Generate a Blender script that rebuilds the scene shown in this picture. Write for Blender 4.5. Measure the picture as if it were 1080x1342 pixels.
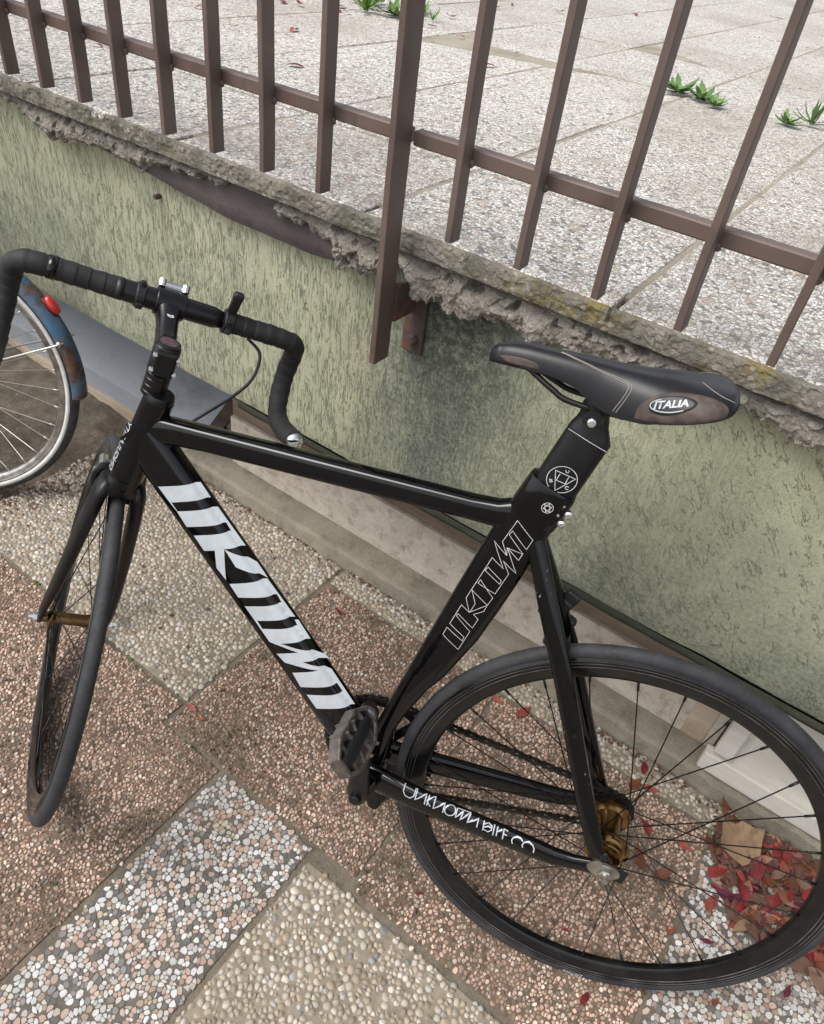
import bpy, bmesh, math, random
import numpy as np
from mathutils import Vector, Matrix, noise as mnoise

for o in list(bpy.data.objects):
    bpy.data.objects.remove(o)
SC = bpy.context.scene
COL = SC.collection

# ------------------------------------------------------------------ camera
cd = bpy.data.cameras.new('camera')
cam = bpy.data.objects.new('camera', cd)
COL.objects.link(cam)
cd.sensor_fit = 'HORIZONTAL'
cd.sensor_width = 36.0
cd.lens = 971.3 / 1080 * 36.0
cd.shift_x = 0.0
cd.shift_y = -29.5 / 1080
cd.clip_start = 0.02
cd.clip_end = 500.0
_r = Vector((0.80855828, 0.57710587, 0.11481424))
_d = Vector((0.44462855, -0.47142742, -0.76161778))
_f = Vector((-0.38540751, 0.66686205, -0.6377743))
cm = Matrix.Identity(4)
for i in range(3):
    cm[i][0] = _r[i]
    cm[i][1] = -_d[i]
    cm[i][2] = -_f[i]
cm.translation = Vector((0, 0, 1.396))
cam.matrix_world = cm
SC.camera = cam

# ------------------------------------------------------------------ sky, sun, exposure
SUN_EL, SUN_AZ = math.radians(58), math.radians(215)      # azimuth measured from +Y, clockwise
w = bpy.data.worlds.new('World')
SC.world = w
w.use_nodes = True
wt = w.node_tree
bg = wt.nodes['Background']
sky = wt.nodes.new('ShaderNodeTexSky')
sky.sky_type = 'NISHITA'
sky.sun_disc = False
sky.sun_elevation = SUN_EL
sky.sun_rotation = SUN_AZ
sky.dust_density = 3.0
sky.air_density = 1.0
hs = wt.nodes.new('ShaderNodeHueSaturation')
hs.inputs['Saturation'].default_value = 0.34               # high thin overcast
wt.links.new(sky.outputs[0], hs.inputs['Color'])
wt.links.new(hs.outputs[0], bg.inputs['Color'])
bg.inputs['Strength'].default_value = 0.15
sl = bpy.data.lights.new('sun', 'SUN')
sl.energy = 1.5
sl.angle = math.radians(32)
sl.color = (1.0, 0.965, 0.92)
so = bpy.data.objects.new('sun', sl)
COL.objects.link(so)
sd = Vector((math.sin(SUN_AZ) * math.cos(SUN_EL), math.cos(SUN_AZ) * math.cos(SUN_EL), math.sin(SUN_EL)))
so.rotation_euler = sd.to_track_quat('Z', 'Y').to_euler()
so.location = sd * 20
SC.view_settings.view_transform = 'Standard'
SC.view_settings.look = 'None'
SC.view_settings.gamma = 1.0
SC.view_settings.exposure = 0.66
SC.view_settings.use_curve_mapping = False

# ------------------------------------------------------------------ helpers
RND = random.Random(7)


def link(name, data, parent=None, label=None, cat=None, group=None, kind=None, loc=None, rot=None, mw=None):
    o = bpy.data.objects.new(name, data)
    COL.objects.link(o)
    if parent is not None:
        o.parent = parent
    if loc is not None:
        o.location = loc
    if rot is not None:
        o.rotation_euler = rot
    if mw is not None:
        o.matrix_local = mw
    for k, v in (('label', label), ('category', cat), ('group', group), ('kind', kind)):
        if v:
            o[k] = v
    return o


def mesh(name, verts, faces, mat=None, smooth=False):
    me = bpy.data.meshes.new(name)
    me.from_pydata([tuple(v) for v in verts], [], faces)
    if mat:
        me.materials.append(mat)
    if smooth:
        me.polygons.foreach_set('use_smooth', [True] * len(me.polygons))
    me.update()
    return me


def bm_mesh(name, bm, mat=None, smooth=False):
    me = bpy.data.meshes.new(name)
    bmesh.ops.recalc_face_normals(bm, faces=bm.faces)
    bm.to_mesh(me)
    bm.free()
    if mat:
        me.materials.append(mat)
    if smooth:
        me.polygons.foreach_set('use_smooth', [True] * len(me.polygons))
    return me


class G:
    """collects several simple solids into one mesh"""
    def __init__(s):
        s.v, s.f = [], []

    def add(s, v, f, M=None):
        n = len(s.v)
        s.v += [tuple(M @ Vector(p)) if M is not None else tuple(p) for p in v]
        s.f += [tuple(i + n for i in q) for q in f]
        return s

    def box(s, size, M=None, bev=0.0):
        bm = bmesh.new()
        bmesh.ops.create_cube(bm, size=1.0)
        for v in bm.verts:
            v.co = Vector((v.co.x * size[0], v.co.y * size[1], v.co.z * size[2]))
        if bev:
            bmesh.ops.bevel(bm, geom=list(bm.edges), offset=bev, segments=2, affect='EDGES', profile=0.5)
        bm.verts.ensure_lookup_table()
        vs = [v.co.copy() for v in bm.verts]
        fs = [[v.index for v in f.verts] for f in bm.faces]
        bm.free()
        return s.add(vs, fs, M)

    def loft(s, secs, n=20, caps=True, M=None):
        """secs: (centre, ax, ay, p) superellipse rings"""
        vs, fs = [], []
        for c, ax, ay, p in secs:
            c, ax, ay = Vector(c), Vector(ax), Vector(ay)
            for k in range(n):
                t = 2 * math.pi * k / n
                ct, st = math.cos(t), math.sin(t)
                vs.append(c + ax * math.copysign(abs(ct) ** (2 / p), ct) + ay * math.copysign(abs(st) ** (2 / p), st))
        for i in range(len(secs) - 1):
            for k in range(n):
                a, b = i * n + k, i * n + (k + 1) % n
                fs.append((a, b, b + n, a + n))
        if caps:
            fs.append(tuple(range(n))[::-1])
            fs.append(tuple(range((len(secs) - 1) * n, len(secs) * n)))
        return s.add(vs, fs, M)

    def tube(s, pts, r, n=10, caps=True, M=None, up=None):
        pts = [Vector(p) for p in pts]
        m = len(pts)
        rr = r if isinstance(r, (list, tuple)) else [r] * m
        secs = []
        d0 = (pts[1] - pts[0]).normalized()
        u = Vector(up) if up else (Vector((0, 0, 1)) if abs(d0.z) < .9 else Vector((1, 0, 0)))
        u = (u - d0 * u.dot(d0)).normalized()
        for i in range(m):
            if i == 0:
                d = pts[1] - pts[0]
            elif i == m - 1:
                d = pts[-1] - pts[-2]
            else:
                d = (pts[i + 1] - pts[i]).normalized() + (pts[i] - pts[i - 1]).normalized()
            d.normalize()
            u = (u - d * u.dot(d)).normalized()
            v = d.cross(u)
            secs.append((pts[i], u * rr[i], v * rr[i], 2))
        return s.loft(secs, n, caps, M)

    def lathe(s, prof, n=24, M=None, axis='Y'):
        """prof: (radius, position along the axis)"""
        vs, fs = [], []
        for r, h in prof:
            for k in range(n):
                t = 2 * math.pi * k / n
                a, b = r * math.cos(t), r * math.sin(t)
                vs.append((a, h, b) if axis == 'Y' else ((a, b, h) if axis == 'Z' else (h, a, b)))
        for i in range(len(prof) - 1):
            for k in range(n):
                a, b = i * n + k, i * n + (k + 1) % n
                fs.append((a, b, b + n, a + n))
        fs.append(tuple(range(n))[::-1])
        fs.append(tuple(range((len(prof) - 1) * n, len(prof) * n)))
        return s.add(vs, fs, M)

    def ring(s, prof, n=96, M=None):
        """closed profile (radius, y) revolved about Y"""
        m = len(prof)
        vs, fs = [], []
        for k in range(n):
            t = 2 * math.pi * k / n
            for r, h in prof:
                vs.append((r * math.cos(t), h, r * math.sin(t)))
        for k in range(n):
            for i in range(m):
                a, b = k * m + i, k * m + (i + 1) % m
                c, d = ((k + 1) % n) * m + (i + 1) % m, ((k + 1) % n) * m + i
                fs.append((a, b, c, d))
        return s.add(vs, fs, M)

    def mesh(s, name, mat=None, smooth=False, angle=None):
        bm = bmesh.new()
        vv = [bm.verts.new(p) for p in s.v]
        for f in s.f:
            try:
                bm.faces.new([vv[i] for i in f])
            except ValueError:
                pass
        me = bm_mesh(name, bm, mat, smooth or angle is not None)
        if angle is not None:
            me.set_sharp_from_angle(angle=math.radians(angle))
        return me


def catmull(pts, n=8):
    P = [Vector(p) for p in pts]
    P = [P[0] * 2 - P[1]] + P + [P[-1] * 2 - P[-2]]
    out = []
    for i in range(1, len(P) - 2):
        for k in range(n):
            t = k / n
            a, b, c, d = P[i - 1], P[i], P[i + 1], P[i + 2]
            out.append(0.5 * ((2 * b) + (c - a) * t + (2 * a - 5 * b + 4 * c - d) * t * t + (3 * b - a - 3 * c + d) * t ** 3))
    out.append(P[-2])
    return out


T = Matrix.Translation


def Rx(a): return Matrix.Rotation(a, 4, 'X')
def Ry(a): return Matrix.Rotation(a, 4, 'Y')
def Rz(a): return Matrix.Rotation(a, 4, 'Z')


# ------------------------------------------------------------------ materials
class NT:
    def __init__(s, name):
        s.m = bpy.data.materials.new(name)
        s.m.use_nodes = True
        s.t = s.m.node_tree
        s.b = s.t.nodes['Principled BSDF']
        s._pos = None

    def n(s, typ, ins=None, **attrs):
        nd = s.t.nodes.new('ShaderNode' + typ)
        for k, v in attrs.items():
            setattr(nd, k, v)
        for k, v in (ins or {}).items():
            s.set(nd.inputs[k], v)
        return nd

    def set(s, sock, v):
        if isinstance(v, bpy.types.NodeSocket):
            s.t.links.new(v, sock)
        elif isinstance(v, bpy.types.Node):
            s.t.links.new(v.outputs[0], sock)
        else:
            if isinstance(v, (tuple, list)) and len(v) == 3 and sock.type == 'RGBA':
                v = (*v, 1)
            sock.default_value = v

    def pos(s, scale=(1, 1, 1), obj=False):
        if obj:
            src = s.n('TexCoord').outputs['Object']
        else:
            src = s.n('NewGeometry').outputs['Position']
        if scale == (1, 1, 1):
            return src
        return s.n('Mapping', {'Vector': src, 'Scale': scale}).outputs[0]

    def noise(s, vec, scale, detail=3, rough=0.55, dist=0.0):
        return s.n('TexNoise', {'Vector': vec, 'Scale': scale, 'Detail': detail, 'Roughness': rough, 'Distortion': dist}).outputs['Fac']

    def vor(s, vec, scale, feature='F1', rnd=1.0):
        return s.n('TexVoronoi', {'Vector': vec, 'Scale': scale, 'Randomness': rnd}, feature=feature)

    def ramp(s, fac, stops, interp='LINEAR'):
        r = s.n('ValToRGB', {'Fac': fac})
        cr = r.color_ramp
        cr.interpolation = interp
        while len(cr.elements) < len(stops):
            cr.elements.new(0.5)
        for e, (p, c) in zip(cr.elements, stops):
            e.position = p
            e.color = (*c, 1) if not isinstance(c, (int, float)) else (c, c, c, 1)
        return r.outputs[0]

    def mix(s, fac, a, b, blend='MIX'):
        x = s.n('Mix', None, data_type='RGBA', blend_type=blend)
        s.set(x.inputs[0], fac)
        s.set(x.inputs[6], a)
        s.set(x.inputs[7], b)
        return x.outputs[2]

    def math(s, op, a, b=0.0, c=None):
        x = s.n('Math', None, operation=op)
        s.set(x.inputs[0], a)
        s.set(x.inputs[1], b)
        if c is not None:
            s.set(x.inputs[2], c)
        return x.outputs[0]

    def bump(s, h, strength=0.5, dist=0.002, normal=None):
        x = s.n('Bump', {'Height': h, 'Strength': strength, 'Distance': dist})
        if normal is not None:
            s.set(x.inputs['Normal'], normal)
        return x.outputs[0]

    def out(s, **kw):
        for k, v in kw.items():
            s.set(s.b.inputs[k.replace('_', ' ')], v)
        return s.m


def simple(name, col, rough=0.5, metal=0.0, coat=0.0, nz=0.0, nscale=60, bump=0.0, dirt=None, dirtamt=0.5, spec=0.5):
    q = NT(name)
    c = col
    p = q.pos(obj=True)
    if nz:
        f = q.noise(p, nscale, 4)
        c = q.mix(q.ramp(f, [(0.3, 0.0), (0.7, 1.0)]), tuple(x * (1 - nz) for x in col), tuple(min(1, x * (1 + nz)) for x in col))
    if dirt:
        f = q.ramp(q.noise(p, 18, 6, 0.65), [(0.48, 0.0), (0.72, 1.0)])
        c = q.mix(q.math('MULTIPLY', f, dirtamt), c, dirt)
    kw = dict(Base_Color=c, Roughness=rough, Metallic=metal, Coat_Weight=coat, Specular_IOR_Level=spec)
    if bump:
        kw['Normal'] = q.bump(q.noise(p, nscale * 3, 3), bump, 0.001)
    m = q.out(**kw)
    q.b.inputs['Coat Roughness'].default_value = 0.06
    return m


def mat_frame(worn=0.0):
    q = NT('gloss_black_paint')
    p = q.pos(obj=True)
    dust = q.ramp(q.noise(p, 35, 6, 0.7), [(0.5, 0.0), (0.8, 1.0)])
    spk = q.ramp(q.vor(p, 260).outputs['Distance'], [(0.0, 1.0), (0.13, 0.0)])
    spk = q.math('MULTIPLY', spk, q.ramp(q.noise(p, 14, 3), [(0.55, 0.0), (0.68, 1.0)]))
    c = q.mix(q.math('MULTIPLY', dust, 0.14), (0.002, 0.002, 0.0025), (0.03, 0.027, 0.024))
    c = q.mix(q.math('MULTIPLY', spk, 0.6), c, (0.30, 0.28, 0.25))
    if worn:
        ch = q.ramp(q.noise(q.pos((1, 1, .35), obj=True), 150, 4, 0.75), [(0.64, 0.0), (0.67, 1.0)])
        ch = q.math('MULTIPLY', ch, q.ramp(q.noise(p, 16, 3), [(0.50, 0.0), (0.60, 1.0)]))
        c = q.mix(q.math('MULTIPLY', ch, worn), c, (0.42, 0.42, 0.42))
    r = q.math('MULTIPLY_ADD', dust, 0.10, 0.035)
    return q.out(Base_Color=c, Roughness=r, Coat_Weight=0.0, Specular_IOR_Level=0.42)


M_FRAME = mat_frame()
M_FRAMEWORN = mat_frame(0.8)
M_SATIN = simple('satin_black', (0.004, 0.004, 0.0045), 0.36, nz=0.4, dirt=(0.03, 0.027, 0.024), dirtamt=0.22, spec=0.4)
M_BLACKMETAL = simple('black_anodised', (0.004, 0.004, 0.0045), 0.3, 0.0, nz=0.3, spec=0.45)
M_PLASTIC = simple('black_plastic', (0.009, 0.009, 0.01), 0.45, nz=0.3)
M_ALU = simple('silver_metal', (0.75, 0.75, 0.74), 0.28, 1.0, nz=0.15)
M_STEEL = simple('dull_steel', (0.42, 0.40, 0.36), 0.42, 1.0, nz=0.3)
M_GOLD = simple('bronze_anodised', (0.27, 0.15, 0.06), 0.24, 1.0, nz=0.35, dirt=(0.10, 0.06, 0.03), dirtamt=0.6)
M_BRONZE = simple('dark_bronze_anodised', (0.22, 0.13, 0.06), 0.3, 1.0, nz=0.4, dirt=(0.04, 0.03, 0.02), dirtamt=0.6)
M_CHAIN = simple('oily_chain', (0.022, 0.020, 0.018), 0.42, 0.5, nz=0.5)
M_WHITE = simple('silver_grey_decal', (0.46, 0.49, 0.51), 0.32, nz=0.06, spec=0.5, dirt=(0.30, 0.29, 0.27), dirtamt=0.35)
M_LINE = simple('silver_print', (0.56, 0.56, 0.55), 0.45, nz=.2)
M_SADDLE = simple('black_saddle_leather', (0.006, 0.006, 0.0075), 0.40, nz=0.35, bump=0.05, nscale=200, spec=0.42)
M_BROWN = simple('brown_saddle_leather', (0.062, 0.042, 0.034), 0.6, nz=0.45, nscale=90, dirt=(0.02, 0.015, 0.012), dirtamt=0.6)
M_THREAD = simple('grey_thread', (0.28, 0.25, 0.22), 0.8)
M_SPOKE = simple('black_spoke', (0.012, 0.012, 0.012), 0.35, 0.5)
M_RUBBERCAP = simple('chrome_plug', (0.85, 0.86, 0.88), 0.12, 1.0)


def mat_tyre():
    q = NT('dusty_tyre_rubber')
    p = q.pos(obj=True)
    f = q.ramp(q.noise(p, 24, 7, 0.7), [(0.35, 0.0), (0.75, 1.0)])
    g = q.ramp(q.noise(p, 220, 3), [(0.55, 0.0), (0.75, 1.0)])
    c = q.mix(f, (0.013, 0.0135, 0.0155), (0.038, 0.039, 0.043))
    c = q.mix(q.math('MULTIPLY', g, 0.35), c, (0.085, 0.08, 0.072))
    return q.out(Base_Color=c, Roughness=0.72, Normal=q.bump(q.noise(p, 500, 3), 0.15, 0.0006))


M_TYRE = mat_tyre()


def mat_rim():
    q = NT('black_rim')
    p = q.pos(obj=True)
    f = q.ramp(q.noise(p, 20, 6, 0.7), [(0.45, 0.0), (0.75, 1.0)])
    c = q.mix(q.math('MULTIPLY', f, 0.4), (0.003, 0.003, 0.0035), (0.028, 0.025, 0.022))
    return q.out(Base_Color=c, Roughness=0.2, Specular_IOR_Level=0.45)


M_RIM = mat_rim()
M_RIMLINE = simple('pale_rim_line', (0.09, 0.088, 0.085), 0.4, nz=.7, nscale=25, dirt=(.01, .01, .01), dirtamt=.9)  # pale grey for the thin rings along the brake track edges


def mat_tape():
    q = NT('black_bar_tape')
    p = q.pos(obj=True)
    c = q.mix(q.ramp(q.noise(p, 30, 5), [(0.35, 0.0), (0.75, 1.0)]), (0.008, 0.008, 0.0085), (0.020, 0.0195, 0.0195))
    return q.out(Base_Color=c, Roughness=0.68, Normal=q.bump(q.noise(p, 900, 2), 0.2, 0.0005))


M_TAPE = mat_tape()


def mat_pedal():
    q = NT('smoky_pedal_resin')
    p = q.pos(obj=True)
    f = q.ramp(q.noise(p, 45, 6, 0.7), [(0.35, 0.0), (0.7, 1.0)])
    c = q.mix(f, (0.045, 0.037, 0.032), (0.19, 0.16, 0.138))
    return q.out(Base_Color=c, Roughness=q.ramp(f, [(0, 0.25), (1, 0.5)]), Transmission_Weight=0.25, Normal=q.bump(q.noise(p, 160, 4), 0.25, 0.001))


M_PEDAL = mat_pedal()


def mat_rail():
    q = NT('brown_railing_paint')
    p = q.pos()
    f = q.noise(p, 9, 5, 0.6)
    c = q.mix(q.ramp(f, [(0.35, 0.0), (0.7, 1.0)]), (0.098, 0.066, 0.053), (0.142, 0.102, 0.084))
    rust = q.ramp(q.noise(p, 20, 6, 0.72), [(0.58, 0.0), (0.68, 1.0)])
    c = q.mix(q.math('MULTIPLY', rust, 0.45), c, (0.17, 0.062, 0.030))
    grime = q.ramp(q.noise(q.pos((1, 1, .3)), 40, 4), [(0.55, 0.0), (0.8, 1.0)])
    c = q.mix(q.math('MULTIPLY', grime, 0.5), c, (0.045, 0.036, 0.028))
    h = q.noise(p, 120, 4)
    return q.out(Base_Color=c, Roughness=0.55, Normal=q.bump(h, 0.2, 0.001))


M_RAIL = mat_rail()


def mat_rust():
    q = NT('rusty_plate')
    p = q.pos()
    f = q.noise(p, 30, 6, 0.7)
    c = q.ramp(f, [(0.3, (0.035, 0.025, 0.02)), (0.52, (0.075, 0.05, 0.042)), (0.64, (0.15, 0.055, 0.028)), (0.75, (0.055, 0.04, 0.036))])
    return q.out(Base_Color=c, Roughness=0.8, Normal=q.bump(f, 0.5, 0.002))


M_RUST = mat_rust()


def mat_stucco():
    q = NT('green_scratched_stucco')
    P = q.pos()
    sep = q.n('SeparateXYZ', {'Vector': P})
    X, Z = sep.outputs[0], sep.outputs[2]
    # grooves: stretched downwards, more tangled towards the right hand end
    right = q.ramp(q.math('MULTIPLY_ADD', X, 0.5, 0.5), [(0.10, 0.0), (0.55, 1.0)])
    wob = q.n('TexNoise', {'Vector': P, 'Scale': 16.0, 'Detail': 2.0})
    wv = q.n('VectorMath', None, operation='SUBTRACT')
    q.set(wv.inputs[0], wob.outputs['Color'])
    wv.inputs[1].default_value = (0.5, 0.5, 0.5)
    ws = q.n('VectorMath', None, operation='SCALE')
    q.set(ws.inputs[0], wv)
    q.set(ws.inputs[3], q.math('MULTIPLY_ADD', right, 0.016, 0.004))
    pv = q.n('VectorMath', None, operation='ADD')
    q.set(pv.inputs[0], P)
    q.set(pv.inputs[1], ws)
    def scratch(sc, zs, w0, w1, k):
        mp = q.n('Mapping', {'Vector': pv, 'Scale': (1, 1, zs), 'Location': (k, k * 2, k * 3)}).outputs[0]
        n1 = q.noise(mp, sc, 2, 0.5)
        line = q.ramp(q.math('ABSOLUTE', q.math('SUBTRACT', n1, 0.5)), [(w0, 0.0), (w1, 1.0)])
        gate = q.ramp(q.noise(q.n('Mapping', {'Vector': pv, 'Scale': (1, 1, .30), 'Location': (k * 5, 0, k)}).outputs[0], 70, 3, 0.6), [(0.46, 1.0), (0.56, 0.0)])
        return q.math('MAXIMUM', line, gate)
    tilt_ = q.n('Mapping', {'Vector': P, 'Rotation': (0, 0.62, 0)}).outputs[0]
    grv = q.math('MULTIPLY', scratch(130, 0.11, 0.006, 0.035, 1.3), scratch(210, 0.12, 0.008, 0.045, 4.1))
    gt = q.noise(q.n('Mapping', {'Vector': tilt_, 'Scale': (1, 1, 0.26)}).outputs[0], 62, 4, 0.6)
    wl = q.ramp(q.math('ABSOLUTE', q.math('SUBTRACT', gt, 0.5)), [(0.003, 0.0), (0.014, 1.0)])
    wg = q.ramp(q.noise(P, 34, 3), [(0.45, 1.0), (0.53, 0.0)])
    wl = q.math('MAXIMUM', q.math('MAXIMUM', wl, wg), q.math('SUBTRACT', 1.0, right))
    grv = q.math('MULTIPLY', q.math('MAXIMUM', grv, q.math('MULTIPLY', right, 0.93)), wl)
    grain = q.noise(P, 300, 5, 0.75)
    # colour
    f1 = q.noise(P, 3.2, 5, 0.6)
    c = q.mix(q.ramp(f1, [(0.3, 0.0), (0.7, 1.0)]), (0.37, 0.385, 0.265), (0.50, 0.50, 0.345))
    c = q.mix(q.math('MULTIPLY', right, 0.5), c, (0.46, 0.465, 0.305))
    warm = q.ramp(q.noise(q.pos((1, 1, .35)), 4.5, 4), [(0.5, 0.0), (0.72, 1.0)])
    c = q.mix(q.math('MULTIPLY', warm, 0.35), c, (0.46, 0.43, 0.25))
    # grey green algae: broad drips, heavier round the post and low on the right
    st2 = q.noise(q.pos((1, 1, 0.45)), 5.5, 6, 0.65)
    ax = q.math('ABSOLUTE', q.math('ADD', X, 0.50))
    post = q.ramp(q.math('ADD', ax, q.math('MULTIPLY', q.noise(P, 9, 4), 0.16)), [(0.12, 1.0), (0.34, 0.0)])
    low = q.math('MULTIPLY', q.ramp(q.math('MULTIPLY_ADD', X, 0.5, 0.5), [(0.24, 0.0), (0.44, 1.0)]), q.ramp(q.math('ADD', Z, q.math('MULTIPLY', q.noise(P, 7, 5), 0.16)), [(0.60, 1.0), (0.88, 0.0)]))
    left = q.math('MULTIPLY', q.ramp(q.math('MULTIPLY', X, -0.4), [(0.34, 0.0), (0.6, 1.0)]), q.ramp(Z, [(0.6, 1.0), (0.9, 0.0)]))
    a = q.math('MAXIMUM', q.math('MULTIPLY', post, 1.0), q.math('MAXIMUM', q.math('MULTIPLY', low, 1.0), q.math('MULTIPLY', left, 0.6)))
    a = q.math('MULTIPLY', a, q.ramp(st2, [(0.30, 0.30), (0.55, 1.0)]))
    a = q.math('MAXIMUM', a, q.math('MULTIPLY', q.ramp(st2, [(0.52, 0.0), (0.74, 1.0)]), 0.45))
    c = q.mix(q.math('MULTIPLY', a, 0.80), c, (0.125, 0.145, 0.122))
    top_ = q.math('MULTIPLY', q.ramp(q.math('ADD', ax, q.math('MULTIPLY', q.noise(P, 14, 5), 0.12)), [(0.09, 1.0), (0.19, 0.0)]), q.ramp(Z, [(0.70, 0.0), (0.82, 1.0)]))
    c = q.mix(q.math('MULTIPLY', q.math('MULTIPLY', top_, q.ramp(q.noise(P, 70, 5, 0.7), [(0.40, 0.0), (0.56, 1.0)])), 0.85), c, (0.018, 0.021, 0.016))
    blk = q.math('MULTIPLY', q.ramp(q.noise(P, 150, 6, 0.75), [(0.44, 0.0), (0.62, 1.0)]), a)
    c = q.mix(q.math('MULTIPLY', blk, 0.80), c, (0.032, 0.038, 0.03))
    pale = q.math('MULTIPLY', q.ramp(q.noise(P, 170, 3, 0.7), [(0.60, 0.0), (0.68, 1.0)]), a)
    c = q.mix(q.math('MULTIPLY', pale, 0.6), c, (0.42, 0.43, 0.36))
    run = q.math('ABSOLUTE', q.math('ADD', X, q.math('MULTIPLY_ADD', q.noise(q.pos((1, 1, .4)), 22, 3), 0.02, 1.175)))
    run = q.math('MULTIPLY', q.ramp(run, [(0.002, 1.0), (0.010, 0.0)]), q.math('MULTIPLY', q.ramp(Z, [(0.62, 0.0), (0.76, 1.0)]), q.ramp(Z, [(0.860, 1.0), (0.866, 0.0)])))
    c = q.mix(q.math('MULTIPLY', run, 0.32), c, (0.14, 0.085, 0.045))
    inv = q.math('SUBTRACT', 1.0, grv)
    c = q.mix(q.math('MULTIPLY', inv, 0.62), c, (0.085, 0.092, 0.062))
    spk = q.ramp(q.noise(P, 300, 4, 0.75), [(0.36, 1.0), (0.46, 0.0)])
    c = q.mix(q.math('MULTIPLY', spk, q.math('MULTIPLY_ADD', right, 0.26, 0.24)), c, (0.11, 0.12, 0.09))
    h = q.math('ADD', q.math('MULTIPLY', grv, 1.0), q.math('MULTIPLY', grain, 0.8))
    return q.out(Base_Color=c, Roughness=0.92, Normal=q.bump(h, 0.75, 0.003))


M_STUCCO = mat_stucco()


def mat_concrete(name, a, b, stain, sc=6.0, bump=0.5, lichen=None, agg=0.0):
    q = NT(name)
    P = q.pos()
    f = q.noise(P, sc, 6, 0.65)
    c = q.mix(q.ramp(f, [(0.3, 0.0), (0.7, 1.0)]), a, b)
    s = q.ramp(q.noise(P, sc * 2.3, 6, 0.7), [(0.5, 0.0), (0.68, 1.0)])
    c = q.mix(q.math('MULTIPLY', s, 0.75), c, stain)
    g = q.noise(P, 260, 4, 0.7)
    c = q.mix(q.math('MULTIPLY', q.ramp(g, [(0.45, 0.0), (0.65, 1.0)]), 0.30), c, tuple(x * 0.4 for x in a))
    if lichen:
        sep = q.n('SeparateXYZ', {'Vector': P})
        l = q.math('MULTIPLY', q.ramp(q.noise(P, 12, 4, 0.6), [(0.46, 0.0), (0.58, 1.0)]), q.ramp(q.noise(P, 90, 5, 0.75), [(0.42, 0.0), (0.54, 1.0)]))
        l = q.math('MULTIPLY', l, q.ramp(q.math('MULTIPLY_ADD', sep.outputs[0], 0.5, 0.5), [(0.22, 0.15), (0.36, 1.0)]))
        c = q.mix(q.math('MULTIPLY', l, 0.85), c, lichen)
    if agg:
        va = q.vor(P, 95)
        sc_ = q.n('SeparateColor', {'Color': va.outputs['Color']})
        st_ = q.math('MULTIPLY', q.ramp(va.outputs['Distance'], [(0.30, 1.0), (0.42, 0.0)]), q.ramp(sc_.outputs[1], [(0.50, 0.0), (0.55, 1.0)]))
        c = q.mix(q.math('MULTIPLY', st_, agg), c, q.ramp(sc_.outputs[0], [(0.0, (0.42, 0.38, 0.32)), (0.5, (0.20, 0.18, 0.155)), (1.0, (0.50, 0.47, 0.43))]))
        g = q.math('ADD', g, q.math('MULTIPLY', st_, 0.35))
    h = q.math('ADD', g, q.math('MULTIPLY', q.noise(P, 60, 5, 0.6), 1.5))
    return q.out(Base_Color=c, Roughness=0.93, Normal=q.bump(h, bump, 0.003))


M_SLABEDGE = mat_concrete('weathered_slab_edge', (0.17, 0.155, 0.125), (0.30, 0.275, 0.23), (0.085, 0.078, 0.055), 11, 1.0, lichen=(0.20, 0.155, 0.035), agg=0.55)
M_MORTAR = mat_concrete('crumbling_mortar', (0.23, 0.205, 0.17), (0.38, 0.345, 0.295), (0.10, 0.088, 0.07), 14, 1.0, agg=0.6)
M_KERB = mat_concrete('kerb_concrete', (0.20, 0.178, 0.135), (0.33, 0.295, 0.23), (0.125, 0.108, 0.066), 7, 0.8)
M_JOINT = mat_concrete('mossy_joint_mortar', (0.13, 0.108, 0.078), (0.22, 0.185, 0.14), (0.07, 0.062, 0.038), 9, 0.8)
M_TJOINT = mat_concrete('terrace_joint_mortar', (0.26, 0.225, 0.17), (0.38, 0.34, 0.275), (0.17, 0.135, 0.085), 6, 0.6)
M_BASEMENT = mat_concrete('recess_shade_render', (0.06, 0.055, 0.045), (0.09, 0.08, 0.065), (0.03, 0.03, 0.025), 4, 0.4)  # dark colour carries the shade of the void under the wall
M_FLASH = mat_concrete('brown_grey_sheet', (0.085, 0.068, 0.064), (0.125, 0.102, 0.097), (0.06, 0.05, 0.046), 7, 0.35)
M_PLINTH = mat_concrete('stained_pale_stone', (0.47, 0.41, 0.34), (0.64, 0.58, 0.495), (0.25, 0.185, 0.125), 15, 0.15)
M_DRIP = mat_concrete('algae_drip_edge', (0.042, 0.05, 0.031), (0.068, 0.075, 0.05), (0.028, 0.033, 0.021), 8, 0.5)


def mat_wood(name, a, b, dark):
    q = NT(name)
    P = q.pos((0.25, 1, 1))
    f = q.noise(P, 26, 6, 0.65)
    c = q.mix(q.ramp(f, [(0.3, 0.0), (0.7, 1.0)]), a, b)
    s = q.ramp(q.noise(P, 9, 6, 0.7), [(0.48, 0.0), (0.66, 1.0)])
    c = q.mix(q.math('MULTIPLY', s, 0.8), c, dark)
    return q.out(Base_Color=c, Roughness=0.75, Normal=q.bump(q.noise(P, 90, 4), 0.4, 0.002))


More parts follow.
